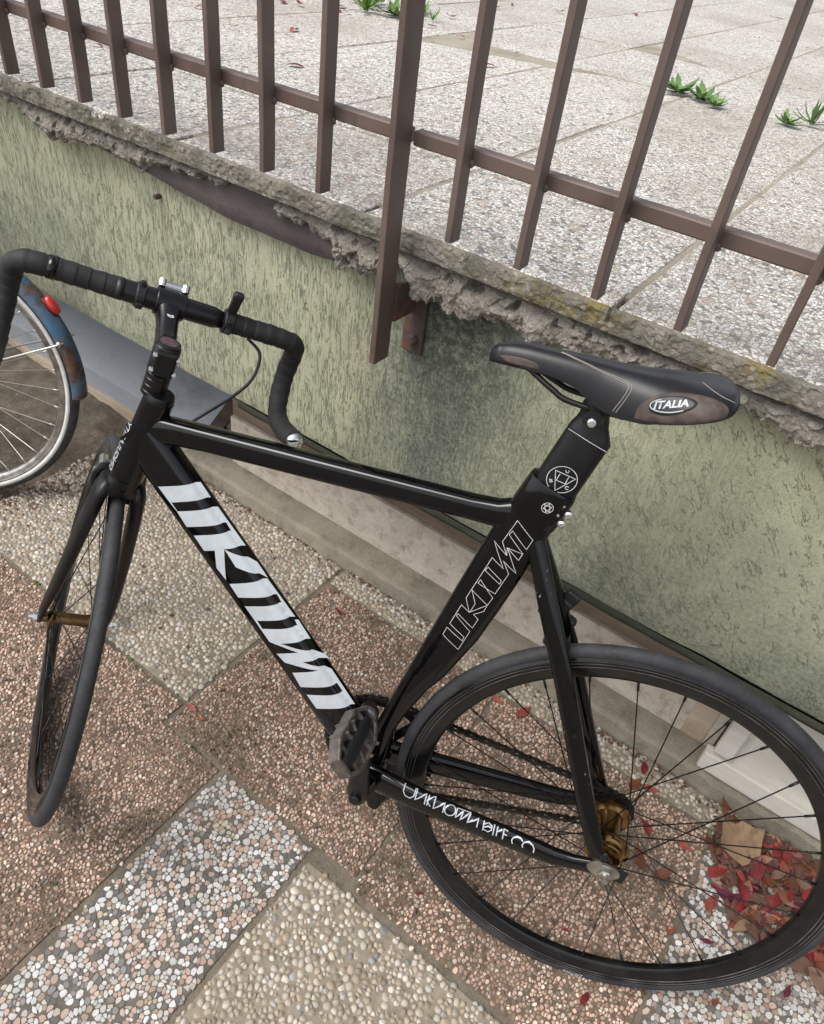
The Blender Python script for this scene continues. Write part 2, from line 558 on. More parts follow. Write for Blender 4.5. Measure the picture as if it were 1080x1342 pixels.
M_WOOD = mat_wood('weathered_brown_wood', (0.14, 0.098, 0.066), (0.26, 0.20, 0.145), (0.055, 0.038, 0.026))
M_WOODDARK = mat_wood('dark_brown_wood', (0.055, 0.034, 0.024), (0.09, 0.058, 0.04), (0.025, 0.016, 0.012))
M_PANEL = mat_concrete('grey_blue_painted_metal', (0.29, 0.31, 0.335), (0.37, 0.39, 0.415), (0.22, 0.23, 0.24), 3, 0.06)
M_PALEWOOD = mat_wood('raw_pale_wood', (0.40, 0.32, 0.23), (0.52, 0.44, 0.34), (0.26, 0.18, 0.11))
M_WHITEPAINT = mat_wood('dirty_white_paint', (0.55, 0.52, 0.46), (0.66, 0.63, 0.57), (0.42, 0.37, 0.30))


def mat_soil():
    q = NT('damp_soil')
    P = q.pos()
    f = q.noise(P, 14, 8, 0.7)
    c = q.ramp(f, [(0.3, (0.055, 0.043, 0.030)), (0.5, (0.12, 0.098, 0.072)), (0.7, (0.21, 0.175, 0.135))])
    v = q.vor(P, 120)
    sp = q.ramp(q.noise(P, 160, 3), [(0.62, 0.0), (0.68, 1.0)])
    c = q.mix(q.math('MULTIPLY', sp, 0.5), c, (0.34, 0.29, 0.23))
    return q.out(Base_Color=c, Roughness=0.95, Normal=q.bump(q.noise(P, 110, 6, 0.7), 0.9, 0.006))


M_SOIL = mat_soil()


def mat_ground():
    q = NT('trodden_earth')
    P = q.pos()
    c = q.ramp(q.noise(P, 5, 8, 0.7), [(0.3, (0.09, 0.075, 0.055)), (0.7, (0.19, 0.165, 0.13))])
    return q.out(Base_Color=c, Roughness=0.95, Normal=q.bump(q.noise(P, 60, 6), 0.6, 0.006))


M_GROUND = mat_ground()


def mat_stones(name, dirtcol, amount, lo, hi, moss=None):
    """colour of each stone comes from the mesh; soil lies over it in patches"""
    q = NT(name)
    P = q.pos()
    at = q.n('Attribute', None, attribute_name='stone_colour')
    c = at.outputs['Color']
    g = q.noise(P, 420, 3, 0.7)
    c = q.mix(q.math('MULTIPLY', q.ramp(g, [(0.4, 0.0), (0.7, 1.0)]), 0.22), c, (0.16, 0.13, 0.10))
    big = q.ramp(q.noise(P, 3.6, 5, 0.6), [(lo, 0.0), (hi, 1.0)])
    fine = q.ramp(q.noise(P, 75, 6, 0.75), [(0.40, 0.0), (0.60, 1.0)])
    d = q.math('MULTIPLY', q.math('MULTIPLY_ADD', fine, 0.75, 0.25), big)
    c = q.mix(q.math('MULTIPLY', d, amount), c, dirtcol)
    if moss:
        mm = q.math('MULTIPLY', q.ramp(q.noise(P, 6.5, 5, 0.65), [(0.50, 0.0), (0.60, 1.0)]), q.ramp(q.noise(P, 40, 6, 0.75), [(0.40, 0.0), (0.56, 1.0)]))
        c = q.mix(q.math('MULTIPLY', mm, 0.85), c, moss)
    return q.out(Base_Color=c, Roughness=0.7, Normal=q.bump(q.noise(P, 500, 3), 0.25, 0.0008))


M_ST_PINK = mat_stones('pink_stones', (0.135, 0.095, 0.063), 0.62, 0.46, 0.66, moss=(0.045, 0.042, 0.020))
M_ST_LIGHT = mat_stones('pale_pebbles', (0.20, 0.165, 0.115), 0.60, 0.38, 0.66)
M_ST_WHITE = mat_stones('mixed_marble_chips', (0.21, 0.175, 0.13), 0.60, 0.42, 0.70)


def mat_grout(name, a, b, moss):
    q = NT(name)
    P = q.pos()
    c = q.mix(q.ramp(q.noise(P, 40, 6, 0.7), [(0.35, 0.0), (0.65, 1.0)]), a, b)
    mm = q.ramp(q.noise(P, 5, 6, 0.65), [(0.5, 0.0), (0.68, 1.0)])
    c = q.mix(q.math('MULTIPLY', mm, 0.7), c, moss)
    return q.out(Base_Color=c, Roughness=0.95, Normal=q.bump(q.noise(P, 240, 5, 0.7), 0.7, 0.0015))


M_GR_PINK = mat_grout('pink_tile_cement', (0.095, 0.066, 0.046), (0.18, 0.128, 0.09), (0.05, 0.043, 0.024))
M_GR_LIGHT = mat_grout('pale_tile_cement', (0.17, 0.145, 0.105), (0.29, 0.25, 0.19), (0.12, 0.10, 0.065))
M_GR_WHITE = mat_grout('marble_tile_cement', (0.09, 0.078, 0.062), (0.16, 0.138, 0.11), (0.08, 0.066, 0.045))


def mat_terrace():
    q = NT('fine_washed_aggregate')
    P = q.pos()
    v = q.vor(P, 145)
    ve = q.vor(P, 145, 'DISTANCE_TO_EDGE')
    sep = q.n('SeparateColor', {'Color': v.outputs['Color']})
    c = q.ramp(sep.outputs[0], [(0.0, (0.63, 0.60, 0.55)), (0.36, (0.76, 0.735, 0.695)), (0.64, (0.54, 0.475, 0.40)), (0.78, (0.40, 0.35, 0.30)), (0.86, (0.20, 0.20, 0.20)), (0.95, (0.52, 0.40, 0.33))], 'CONSTANT')
    e = q.ramp(ve.outputs['Distance'], [(0.02, 0.0), (0.11, 1.0)])
    c = q.mix(e, (0.27, 0.245, 0.205), c)
    ri = q.n('ObjectInfo').outputs['Random']
    stain = q.ramp(q.math('ADD', q.noise(P, 1.7, 6, 0.65), q.math('MULTIPLY', ri, 0.10)), [(0.50, 0.0), (0.72, 1.0)])
    c = q.mix(q.math('MULTIPLY', stain, 0.55), c, (0.27, 0.23, 0.18))
    sep2 = q.n('SeparateXYZ', {'Vector': P})
    h = q.math('MULTIPLY', e, 1.0)
    return q.out(Base_Color=c, Roughness=0.75, Normal=q.bump(q.math('ADD', h, q.math('MULTIPLY', q.noise(P, 500, 3), 0.3)), 0.7, 0.002))


M_TERRACE = mat_terrace()


def mat_leaf(name, a, b, rough=0.5):
    q = NT(name)
    P = q.pos(obj=True)
    r = q.n('ObjectInfo').outputs['Random']
    c = q.mix(r, a, b)
    f = q.ramp(q.noise(P, 60, 5, 0.65), [(0.5, 0.0), (0.7, 1.0)])
    c = q.mix(q.math('MULTIPLY', f, 0.6), c, tuple(x * 0.35 for x in a))
    return q.out(Base_Color=c, Roughness=rough, Normal=q.bump(q.noise(P, 140, 3), 0.3, 0.001))


M_LEAF = {
    'crimson': mat_leaf('crimson_leaf', (0.13, 0.011, 0.014), (0.24, 0.028, 0.030)),
    'red': mat_leaf('red_leaf', (0.24, 0.05, 0.035), (0.33, 0.085, 0.06)),
    'orange': mat_leaf('orange_leaf', (0.24, 0.085, 0.032), (0.33, 0.13, 0.055)),
    'rust': mat_leaf('rust_leaf', (0.13, 0.04, 0.02), (0.20, 0.07, 0.035)),
    'brown': mat_leaf('brown_leaf', (0.08, 0.042, 0.026), (0.17, 0.10, 0.068)),
    'tan': mat_leaf('tan_leaf', (0.17, 0.105, 0.055), (0.25, 0.165, 0.095), 0.8),
    'plum': mat_leaf('plum_leaf', (0.075, 0.012, 0.03), (0.12, 0.02, 0.04)),
}
M_WEED = mat_leaf('weed_green', (0.085, 0.17, 0.045), (0.15, 0.26, 0.075), 0.8)
M_GRASS = mat_leaf('grass_green', (0.09, 0.22, 0.03), (0.16, 0.30, 0.05), 0.55)

# ================================================================== THE SETTING
rs = np.random.RandomState(11)


def fbm(x, y, z=0.0, o=4):
    return mnoise.fractal(Vector((x, y, z)), 1.0, 2.0, o)


def grid_mesh(name, nx, ny, fn, mat, smooth=True):
    vs = [fn(i / (nx - 1), j / (ny - 1)) for j in range(ny) for i in range(nx)]
    fs = [(j * nx + i, j * nx + i + 1, (j + 1) * nx + i + 1, (j + 1) * nx + i) for j in range(ny - 1) for i in range(nx - 1)]
    return mesh(name, vs, fs, mat, smooth)


# ground sheet to the horizon
link('ground', mesh('ground', [(-80, -80, -0.06), (80, -80, -0.06), (80, 80, -0.06), (-80, 80, -0.06)], [(0, 1, 2, 3)], M_GROUND), kind='structure')


def stones_mesh(name, rect, sp, pal, mat, h, gap, seed, K=8, jitter=0.40, drop=0.22, extra=0.22, cap=1.15, tilt=0.10, inset=-0.001, flat=0.80, fill=1.04, smooth=.12, facet=False):
    """washed-aggregate stones: Voronoi cells of a shaken grid, each a low dome"""
    r = np.random.RandomState(seed)
    x0, y0, x1, y1 = rect
    nx, ny = int((x1 - x0 + 6 * sp) / sp), int((y1 - y0 + 6 * sp) / (sp * 0.866))
    jj, ii = np.meshgrid(np.arange(ny), np.arange(nx), indexing='ij')
    px = x0 - 3 * sp + (ii + 0.5 * (jj % 2)) * sp
    py = y0 - 3 * sp + jj * sp * 0.866
    P = np.stack([px.ravel(), py.ravel()], 1) + r.uniform(-jitter, jitter, (nx * ny, 2)) * sp
    P = P[r.rand(len(P)) > drop]
    ex = int(len(P) * extra)
    P = np.concatenate([P, np.stack([r.uniform(x0 - 2 * sp, x1 + 2 * sp, ex), r.uniform(y0 - 2 * sp, y1 + 2 * sp, ex)], 1)])
    N = len(P)
    # neighbours by sorting into bins
    M = 16
    nb = np.zeros((N, M), int)
    for a in range(0, N, 600):
        d = ((P[a:a + 600, None, :] - P[None, :, :]) ** 2).sum(2)
        d[np.arange(len(d)), np.arange(a, a + len(d))] = 9.0
        nb[a:a + 600] = np.argpartition(d, M, axis=1)[:, :M]
    D = P[nb] - P[:, None, :]
    ang = np.arange(K) * 2 * np.pi / K + r.uniform(0, 2 * np.pi, N)[:, None]
    dirs = np.stack([np.cos(ang), np.sin(ang)], 2)
    dot = np.einsum('nkd,nmd->nkm', dirs, D)
    t = np.where(dot > 1e-9, (D ** 2).sum(2)[:, None, :] / (2 * np.maximum(dot, 1e-9)), 9.0)
    rad = t.min(2)
    rad = np.minimum(rad, 0.9 * sp)
    mean = rad.mean(1, keepdims=True)
    rad = np.minimum(rad, mean * cap)
    rad = smooth * np.roll(rad, 1, 1) + (1 - 2 * smooth) * rad + smooth * np.roll(rad, -1, 1)
    rad = np.maximum(rad * r.uniform(fill - .10, fill + .03, (N, 1)) * r.uniform(0.93, 1.05, (N, K)) - gap, sp * 0.08)
    mr = rad.max(1)
    mr = mr * 0.25
    keep = (P[:, 0] - mr > x0 + inset) & (P[:, 0] + mr < x1 - inset) & (P[:, 1] - mr > y0 + inset) & (P[:, 1] + mr < y1 - inset)
    keep &= r.rand(N) > 0.02
    P, rad, dirs = P[keep], rad[keep], dirs[keep]
    N = len(P)
    hh = h * r.uniform(0.55, 1.25, N) * np.clip(rad.mean(1) / (0.42 * sp), 0.5, 1.2)
    tx, ty = r.normal(0, tilt, N), r.normal(0, tilt, N)
    off = dirs * rad[:, :, None]
    V = np.zeros((N, 2 * K + 1, 3))
    V[:, :K, :2] = P[:, None, :] + off
    V[:, :K, 2] = -0.0012
    V[:, K:2 * K, :2] = P[:, None, :] + off * flat
    V[:, K:2 * K, 2] = hh[:, None] * r.uniform(0.78, 1.0, (N, K)) + off[:, :, 0] * tx[:, None] + off[:, :, 1] * ty[:, None]
    V[:, 2 * K, :2] = P + r.normal(0, 0.1, (N, 2)) * rad.mean(1)[:, None]
    V[:, 2 * K, 2] = hh
    base = (np.arange(N) * (2 * K + 1))[:, None]
    k = np.arange(K)
    k2 = (k + 1) % K
    quads = np.stack([k, k2, K + k2, K + k], 1)
    tris = np.stack([K + k, K + k2, np.full(K, 2 * K)], 1)
    loops = np.concatenate([(base[:, :, None] + quads[None]).reshape(N, -1), (base[:, :, None] + tris[None]).reshape(N, -1)], 1)
    nl = loops.shape[1]
    sizes = np.concatenate([np.full(K, 4), np.full(K, 3)])
    me = bpy.data.meshes.new(name)
    me.vertices.add(N * (2 * K + 1))
    me.vertices.foreach_set('co', V.ravel())
    me.loops.add(N * nl)
    me.loops.foreach_set('vertex_index', loops.ravel().astype(np.int32))
    me.polygons.add(N * 2 * K)
    st = np.concatenate([[0], np.cumsum(np.tile(sizes, N))[:-1]])
    me.polygons.foreach_set('loop_start', st.astype(np.int32))
    me.polygons.foreach_set('use_smooth', np.full(N * 2 * K, not facet))
    me.update(calc_edges=True)
    cols = np.array([c for c, _ in pal])
    wts = np.array([w_ for _, w_ in pal], float)
    ci = cols[r.choice(len(pal), N, p=wts / wts.sum())] * r.uniform(0.72, 1.15, (N, 1)) * r.uniform(0.985, 1.015, (N, 3))
    at = me.attributes.new('stone_colour', 'FLOAT_COLOR', 'POINT')
    c4 = np.ones((N, 2 * K + 1, 4), np.float32)
    c4[:, :, :3] = np.clip(ci, 0, 1)[:, None, :]
    at.data.foreach_set('color', c4.ravel())
    me.materials.append(mat)
    me.validate()
    return me


PAL_PINK = [((0.53, 0.365, 0.28), 5), ((0.60, 0.45, 0.36), 4), ((0.36, 0.235, 0.17), 3.0), ((0.64, 0.54, 0.45), 2.2), ((0.15, 0.115, 0.085), 2.4), ((0.48, 0.31, 0.22), 2), ((0.22, 0.18, 0.145), 1.4)]
PAL_LIGHT = [((0.45, 0.39, 0.315), 5), ((0.53, 0.475, 0.40), 4), ((0.37, 0.30, 0.22), 3), ((0.56, 0.52, 0.46), 2.4), ((0.27, 0.22, 0.165), 1.7), ((0.24, 0.24, 0.235), 0.6), ((0.42, 0.41, 0.39), 0.9)]
PAL_WHITE = [((0.56, 0.555, 0.54), 6), ((0.63, 0.62, 0.605), 3), ((0.42, 0.285, 0.22), 3.4), ((0.49, 0.365, 0.30), 2.6), ((0.10, 0.10, 0.10), 2.4), ((0.20, 0.20, 0.20), 1.6), ((0.49, 0.44, 0.36), 1.2)]

pave = link('pavement', mesh('pavement', [(-1.62, -0.75, -0.0032), (0.85, -0.75, -0.0032), (0.85, 1.10, -0.0032), (-1.62, 1.10, -0.0032)], [(0, 1, 2, 3)], M_JOINT), kind='structure')
KIND = {
    'pink': (PAL_PINK, M_ST_PINK, M_GR_PINK, dict(sp=0.0070, h=0.0012, gap=0.0002, jitter=0.55, cap=1.8, tilt=0.30, flat=0.72, fill=1.0, smooth=.05, facet=True)),
    'light': (PAL_LIGHT, M_ST_LIGHT, M_GR_LIGHT, dict(sp=0.0106, h=0.0018, gap=0.0002, jitter=0.50, cap=1.3, tilt=0.16, flat=0.74, fill=1.02, smooth=.12)),
    'white': (PAL_WHITE, M_ST_WHITE, M_GR_WHITE, dict(sp=0.0090, h=0.0007, gap=0.00035, jitter=0.56, cap=1.9, tilt=0.05, flat=0.90, fill=1.07, smooth=.06, facet=True)),
}


def paving_tile(rects, kind, seed):
    pal, ms, mg, kw = KIND[kind]
    rects = rects if isinstance(rects, list) else [rects]
    b = G()
    for x0, y0, x1, y1 in rects:
        b.box((x1 - x0, y1 - y0, 0.03), T(Vector(((x0 + x1) / 2, (y0 + y1) / 2, -0.0155))), 0.003 if len(rects) == 1 else 0)
    o = link('paving_tile', b.mesh('paving_tile', mg), pave)
    for k, rc in enumerate(rects):
        link('aggregate_stones', stones_mesh('aggregate_stones', rc, kw['sp'], pal, ms, kw['h'], kw['gap'], seed + 50 * k, **{a: v for a, v in kw.items() if a not in ('sp', 'h', 'gap')}), o, kind='stuff')


TILES = [
    ((-1.62, 0.560, -0.794, 1.078), 'light'), ((-0.783, 0.503, -0.286, 1.010), 'pink'), ((-0.279, 0.486, 0.213, 1.010), 'pink'),
    ((0.222, 0.472, 0.80, 1.010), 'white'), ((-0.785, 1.018, 0.80, 1.080), 'light'),
    ([(-1.50, 0.03, -0.793, 0.550), (-0.793, 0.03, -0.626, 0.494)], 'pink'), ((-0.614, 0.0, -0.382, 0.493), 'white'),
    ((-0.371, -0.02, 0.10, 0.472), 'light'), ((0.112, -0.02, 0.62, 0.456), 'light'),
    ((-0.612, -0.30, 0.10, -0.032), 'light'),
]
for i, (r_, k_) in enumerate(TILES):
    paving_tile(r_, k_, 100 + i)

# soil left of the pavement and under the wall
def soil_fn(u, v):
    x, y = -3.6 + u * 2.5, 0.35 + v * 1.6
    return (x, y, -0.012 + 0.010 * fbm(x * 5, y * 5) + 0.006 * fbm(x * 22, y * 22) - (0.05 * max(0, min(1, (x + 1.56 + 0.05 * fbm(y * 9, 3.3)) / 0.12))))
link('soil', grid_mesh('soil', 160, 110, soil_fn, M_SOIL), kind='structure')

# kerb
def kerb():
    n = 160
    vs, fs = [], []
    for i in range(n):
        x = -1.40 + 3.4 * i / (n - 1)
        w_ = 0.004 * fbm(x * 7, 1.1) + 0.0025 * fbm(x * 30, 2.2)
        prof = [(1.079 + w_ * 2, -0.05), (1.080 + w_ * 2, 0.004), (1.085 + w_, 0.036 + w_), (1.093 + w_, 0.045), (1.13, 0.049 + w_ * .5), (1.172, 0.051), (1.172, -0.05)]
        vs += [(x, y, z) for y, z in prof]
    m = 7
    for i in range(n - 1):
        for k in range(m - 1):
            a = i * m + k
            fs.append((a, a + m, a + m + 1, a + 1))
    fs.append(tuple(range(m)))
    fs.append(tuple(range((n - 1) * m, n * m))[::-1])
    return mesh('kerb', vs, fs, M_KERB, False)
link('kerb', kerb(), kind='structure')

# pale stone plinth standing on the kerb
for i, (xa, xb) in enumerate([(-1.265, -0.405), (-0.403, 0.152)]):
    lab = ['stained pale stone plinth slab on the kerb, left of the bicycle seat tube', 'pale stone plinth slab on the kerb behind the rear wheel top'][i]
    g = G().box((xb - xa, 0.03, 0.158), T(Vector(((xa + xb) / 2, 1.167, 0.128))), 0.003)
    link('stone_plinth', g.mesh('stone_plinth', M_PLINTH), label=lab, cat='stone slab', group='stone slabs standing on the kerb')

# wooden rail above the plinth
link('wooden_rail', G().box((1.44, 0.028, 0.055), T(Vector((-0.545, 1.176, 0.2345))), 0.003).mesh('wooden_rail', M_WOOD), label='weathered brown wooden rail lying along the stone plinth under the wall', cat='wooden rail')
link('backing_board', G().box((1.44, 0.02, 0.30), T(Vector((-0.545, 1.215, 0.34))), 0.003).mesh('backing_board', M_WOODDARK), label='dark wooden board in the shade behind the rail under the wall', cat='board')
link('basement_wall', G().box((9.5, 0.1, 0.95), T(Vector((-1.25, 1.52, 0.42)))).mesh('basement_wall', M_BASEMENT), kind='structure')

# grey painted metal panel at the left, its brown end board and a second board
def prism(prof, x0, x1):
    n = len(prof)
    vs = [(x0, y, z) for y, z in prof] + [(x1, y, z) for y, z in prof]
    fs = [tuple(range(n)), tuple(range(n, 2 * n))[::-1]] + [(i, i + n, (i + 1) % n + n, (i + 1) % n) for i in range(n)]
    return G().add(vs, fs)
pl = link('metal_panel', prism([(1.150, 0.014), (1.148, 0.080), (1.40, 0.245), (1.44, 0.245), (1.44, 0.014)], -3.9, -1.382).mesh('metal_panel', M_PANEL), label='grey blue painted metal panel sloping back under the wall', cat='metal panel')
link('base_lip', prism([(1.136, -0.02), (1.136, 0.013), (1.16, 0.013), (1.16, -0.02)], -3.9, -1.385).mesh('base_lip', M_PALEWOOD), pl)
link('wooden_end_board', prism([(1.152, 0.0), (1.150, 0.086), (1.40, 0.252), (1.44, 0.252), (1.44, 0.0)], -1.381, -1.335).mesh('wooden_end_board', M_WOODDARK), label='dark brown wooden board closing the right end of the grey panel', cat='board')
link('wooden_plank', prism([(1.20, 0.0), (1.20, 0.115), (1.41, 0.255), (1.44, 0.25), (1.44, 0.0)], -1.334, -1.268).mesh('wooden_plank', M_WOOD), label='light brown wooden plank beside the dark end board under the wall', cat='plank')

# white painted window leaf standing on the kerb
wl = link('white_panel', None, label='dirty white painted wooden panel standing on the kerb behind the rear wheel', cat='wooden panel', loc=(0.135, 1.10, 0.05))
link('panel_board', G().box((0.78, 0.016, 0.42), T(Vector((0.415, 0.022, 0.232))), 0.002).mesh('panel_board', M_WHITEPAINT), wl)
link('bottom_rail', G().box((0.80, 0.028, 0.052), T(Vector((0.402, 0.006, 0.026))), 0.004).mesh('bottom_rail', M_WHITEPAINT), wl)
link('side_batten', G().box((0.036, 0.024, 0.36), T(Vector((0.032, 0.004, 0.246))), 0.003).mesh('side_batten', M_WHITEPAINT), wl)
up = link('window_post', G().box((0.05, 0.05, 0.42), T(Vector((0.105, 1.175, 0.26))), 0.003).mesh('window_post', M_PALEWOOD), label='raw pale wooden post between the white panel and the plinth', cat='post')
link('shaded_board', G().box((1.12, 0.02, 0.40), T(Vector((0.735, 1.210, 0.25))), 0.002).mesh('shaded_board', M_WOOD), label='grey brown board in the shade above the white panel', cat='board')

# ------------------------------------------------------------------ the retaining wall
WY = 0.932
wall = link('stucco_wall', None, label='pale green scratched stucco wall hanging below the terrace edge', cat='wall', loc=(0, WY, 0.487))
def wall_fn(u, v):
    x, z = -4.2 + 7.2 * u, 0.50 * v
    y = 0.004 * fbm(x * 2.1, z * 3) + 0.0015 * fbm(x * 9, z * 9)
    if v < 0.01:
        y += 0.004
    return (x, y, z)
me = grid_mesh('stucco_face', 260, 26, wall_fn, M_STUCCO)
link('stucco_face', me, wall)
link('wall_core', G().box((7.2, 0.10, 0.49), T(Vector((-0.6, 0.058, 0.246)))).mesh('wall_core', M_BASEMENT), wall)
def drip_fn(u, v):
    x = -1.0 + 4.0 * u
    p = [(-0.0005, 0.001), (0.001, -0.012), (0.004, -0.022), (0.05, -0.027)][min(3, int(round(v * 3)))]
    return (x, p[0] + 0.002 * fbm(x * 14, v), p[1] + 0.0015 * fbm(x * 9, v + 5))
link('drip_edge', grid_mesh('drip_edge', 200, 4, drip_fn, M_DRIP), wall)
# rusty nail stub with its rust run is on the wall at the left
link('nail_stub', G().lathe([(0.0045, -0.012), (0.0055, -0.004), (0.004, 0.004)], 8, T(Vector((-1.185, -0.002, 0.3775)))).mesh('nail_stub', M_RUST), wall)

# brown sheet (flashing) tucked under the mortar at the left of the post
def lerp_tab(tab, x):
    return float(np.interp(x, [t[0] for t in tab], [t[1] for t in tab]))
LOW = [(-4.2, 0.945), (-1.62, 0.945), (-1.30, 0.909), (-1.0, 0.878), (-0.80, 0.878), (-0.690, 0.889)]
def flash_fn(u, v):
    x = -4.2 + (4.2 - 0.690) * u
    z0 = lerp_tab(LOW, x)
    z1 = 0.978
    e = 0.0015 * fbm(x * 12, 4)
    y = 0.913 + 0.004 * fbm(x * 3, 7)
    if v < 0.2:
        return (x, 0.928 - WY, z0 + e + 0.001 - 0.487)
    vv = (v - 0.2) / 0.8
    return (x, y - 0.006 * (1 - vv) - WY, z0 + e + (z1 - z0) * vv - 0.487)
link('flashing_strip', grid_mesh('flashing_strip', 220, 7, flash_fn, M_FLASH), wall)

# crumbling mortar bed under the slab
MLOW = [(-4.2, 0.93), (-1.75, 0.93), (-1.60, 0.952), (-1.46, 0.905), (-1.40, 0.916), (-1.30, 0.925), (-1.22, 0.916), (-1.14, 0.936), (-1.05, 0.945), (-0.985, 0.952), (-0.955, 0.968), (-0.90, 0.968), (-0.88, 0.967),
        (-0.862, 0.944), (-0.80, 0.938), (-0.735, 0.925), (-0.715, 0.890), (-0.655, 0.897), (-0.63, 0.925), (-0.60, 0.93), (-0.575, 0.892), (-0.53, 0.896), (-0.49, 0.893), (-0.44, 0.902), (-0.40, 0.906), (-0.36, 0.898), (-0.325, 0.916),
        (-0.29, 0.912), (-0.22, 0.918), (-0.13, 0.926), (-0.06, 0.926), (0.03, 0.921), (0.5, 0.915), (3.0, 0.92)]
def mort_fn(u, v):
    # denser sampling where the camera looks
    x = -2.0 + 2.6 * u
    zl = lerp_tab(MLOW, x) + 0.010 * fbm(x * 24, 3.1) + 0.007 * fbm(x * 70, 9.7) + 0.003 * fbm(x * 220, 1.7)
    zt = 0.972
    thin = zt - zl
    # profile from under the slab, out, down and back in to the wall
    if v < 0.15:
        y, z = 0.932 - 0.004 * (v / 0.15), zt - 0.010 * (v / 0.15)
    elif v < 0.85:
        k = (v - 0.15) / 0.7
        y, z = 0.905 - 0.010 * math.sin(math.pi * k) - 0.004 * k + 0.022 * max(0, 1 - k / .14), zt - 0.010 - (zt - 0.010 - zl) * k
    else:
        k = (v - 0.85) / 0.15
        y, z = 0.901 + 0.034 * k, zl + 0.004 * k
    if thin < 0.012:
        y += 0.02
    a = 0.009 * fbm(x * 16, z * 22, 1.0) + 0.006 * fbm(x * 48, z * 55, 2.0, 5) + 0.0035 * fbm(x * 170, z * 170, 5.0, 3)
    vd, vp_ = mnoise.voronoi(Vector((x * 44 + fbm(x * 30, z * 30) * .4, z * 60, 3.0)))
    hsh = math.sin(vp_[0].x * 127.1 + vp_[0].y * 311.7) * 43758.5453
    a = 0.45 * a + 0.0075 * ((hsh - math.floor(hsh)) - 0.5) + 0.004 * (vd[1] - vd[0])
    hole = max(0.0, fbm(x * 26, z * 30, 8.0) - 0.28) * 0.06
    return (x, y + a + hole - WY, z + 0.5 * a * (1 if 0.2 < v else 0) - 0.487)
link('mortar_bed', grid_mesh('mortar_bed', 1300, 36, mort_fn, M_MORTAR, smooth=False), wall)

# ------------------------------------------------------------------ the terrace
terr = link('terrace', G().box((9.4, 9.0, 0.06), T(Vector((-2.0, 5.432, 0.9682))), 0).mesh('terrace', M_TJOINT), kind='structure')
TX, TY = 0.41, 0.57
tm = {}
def terrace_tile(x0, y0, x1, y1, i):
    key = (round(x1 - x0, 3), round(y1 - y0, 3))
    if key not in tm:
        tm[key] = G().box((key[0], key[1], 0.018), T(Vector((0, 0, -0.009))), 0.0025).mesh('terrace_tile', M_TERRACE)
    o = link('terrace_tile', tm[key], terr)
    r = random.Random(i)
    o.location = ((x0 + x1) / 2, (y0 + y1) / 2, 1.0 + r.uniform(-0.0015, 0.0015))
    o.rotation_euler = (r.uniform(-.003, .003), r.uniform(-.003, .003), r.uniform(-.003, .003))
n_ = 0
ys = [0.8855, 1.22] + [1.22 + TY * k for k in range(1, 13)]
for j in range(len(ys) - 1):
    for i in range(-9, 3):
        x0 = -0.258 + TX * i
        # only the wedge one can see, with a margin
        if x0 + TX < -2.9 - 0.12 * ys[j] and ys[j] > 2.6:
            continue
        n_ += 1
        terrace_tile(x0 + 0.0045, ys[j] + 0.0035, x0 + TX - 0.0045, ys[j + 1] - 0.0035, n_)

def edge_fn(u, v):
    x = -2.6 + 3.6 * u
    e = 0.0035 * fbm(x * 6, 0.5) + 0.0035 * fbm(x * 23, 1.5, 0, 6)
    chip = max(0.0, fbm(x * 9, 11.0) - 0.35) * 0.03
    prof = [(0.8925, 0.9975), (0.8895, 0.9992), (0.8845, 0.9988), (0.8815, 0.9968), (0.8805, 0.989), (0.8805, 0.978), (0.882, 0.968), (0.890, 0.9635), (0.93, 0.9635)]
    k = v * 8
    i = min(7, int(k))
    f = k - i
    y = prof[i][0] * (1 - f) + prof[i + 1][0] * f
    z = prof[i][1] * (1 - f) + prof[i + 1][1] * f
    fr = math.sin(math.pi * min(1, v * 1.15))
    n = 0.0026 * fbm(x * 35, z * 60, y * 40, 4) + 0.0026 * fbm(x * 140, z * 150, y * 140, 3)
    joint = 0.006 if abs(x + 0.258) < 0.004 and i < 5 else 0.0
    return (x, y + fr * (e + chip + n + joint), z + fr * 0.5 * n - (0.003 if joint and i < 2 else 0) - chip * 0.3 * (1 if v < .4 else 0))
link('slab_edge', grid_mesh('slab_edge', 1300, 29, edge_fn, M_SLABEDGE, smooth=False), terr)

# ------------------------------------------------------------------ railing
rail = link('railing', None, label='brown painted steel railing on the edge of the terrace', cat='railing', loc=(-0.58, 0.85, 0.80))
def RL(x, y, z): return Vector((x + 0.58, y - 0.85, z - 0.80))
ZR = 1.138
def bent(len_, sx, sy, seed):
    """a hammered flat bar: very slightly wavy, with paint-thick edges"""
    r = random.Random(seed)
    n = 22
    c = min(sx, sy) * .10
    g = G()
    vs, fs = [], []
    for i in range(n + 1):
        z = len_ * i / n
        ox_, oy_ = .0010 * fbm(z * 5, seed * 3.1), .0010 * fbm(z * 5, seed * 7.7)
        a_, b_ = sx / 2 * (1 + .04 * fbm(z * 30, seed)), sy / 2 * (1 + .03 * fbm(z * 30, seed + 9))
        vs += [(ox_ + x, oy_ + y, z) for x, y in ((a_ - c, -b_), (a_, c - b_), (a_, b_ - c), (a_ - c, b_), (c - a_, b_), (-a_, b_ - c), (-a_, c - b_), (c - a_, -b_))]
    for i in range(n):
        for k in range(8):
            fs.append((i * 8 + k, i * 8 + (k + 1) % 8, i * 8 + 8 + (k + 1) % 8, i * 8 + 8 + k))
    fs += [tuple(range(8))[::-1], tuple(range(n * 8, n * 8 + 8))]
    return g.add(vs, fs)
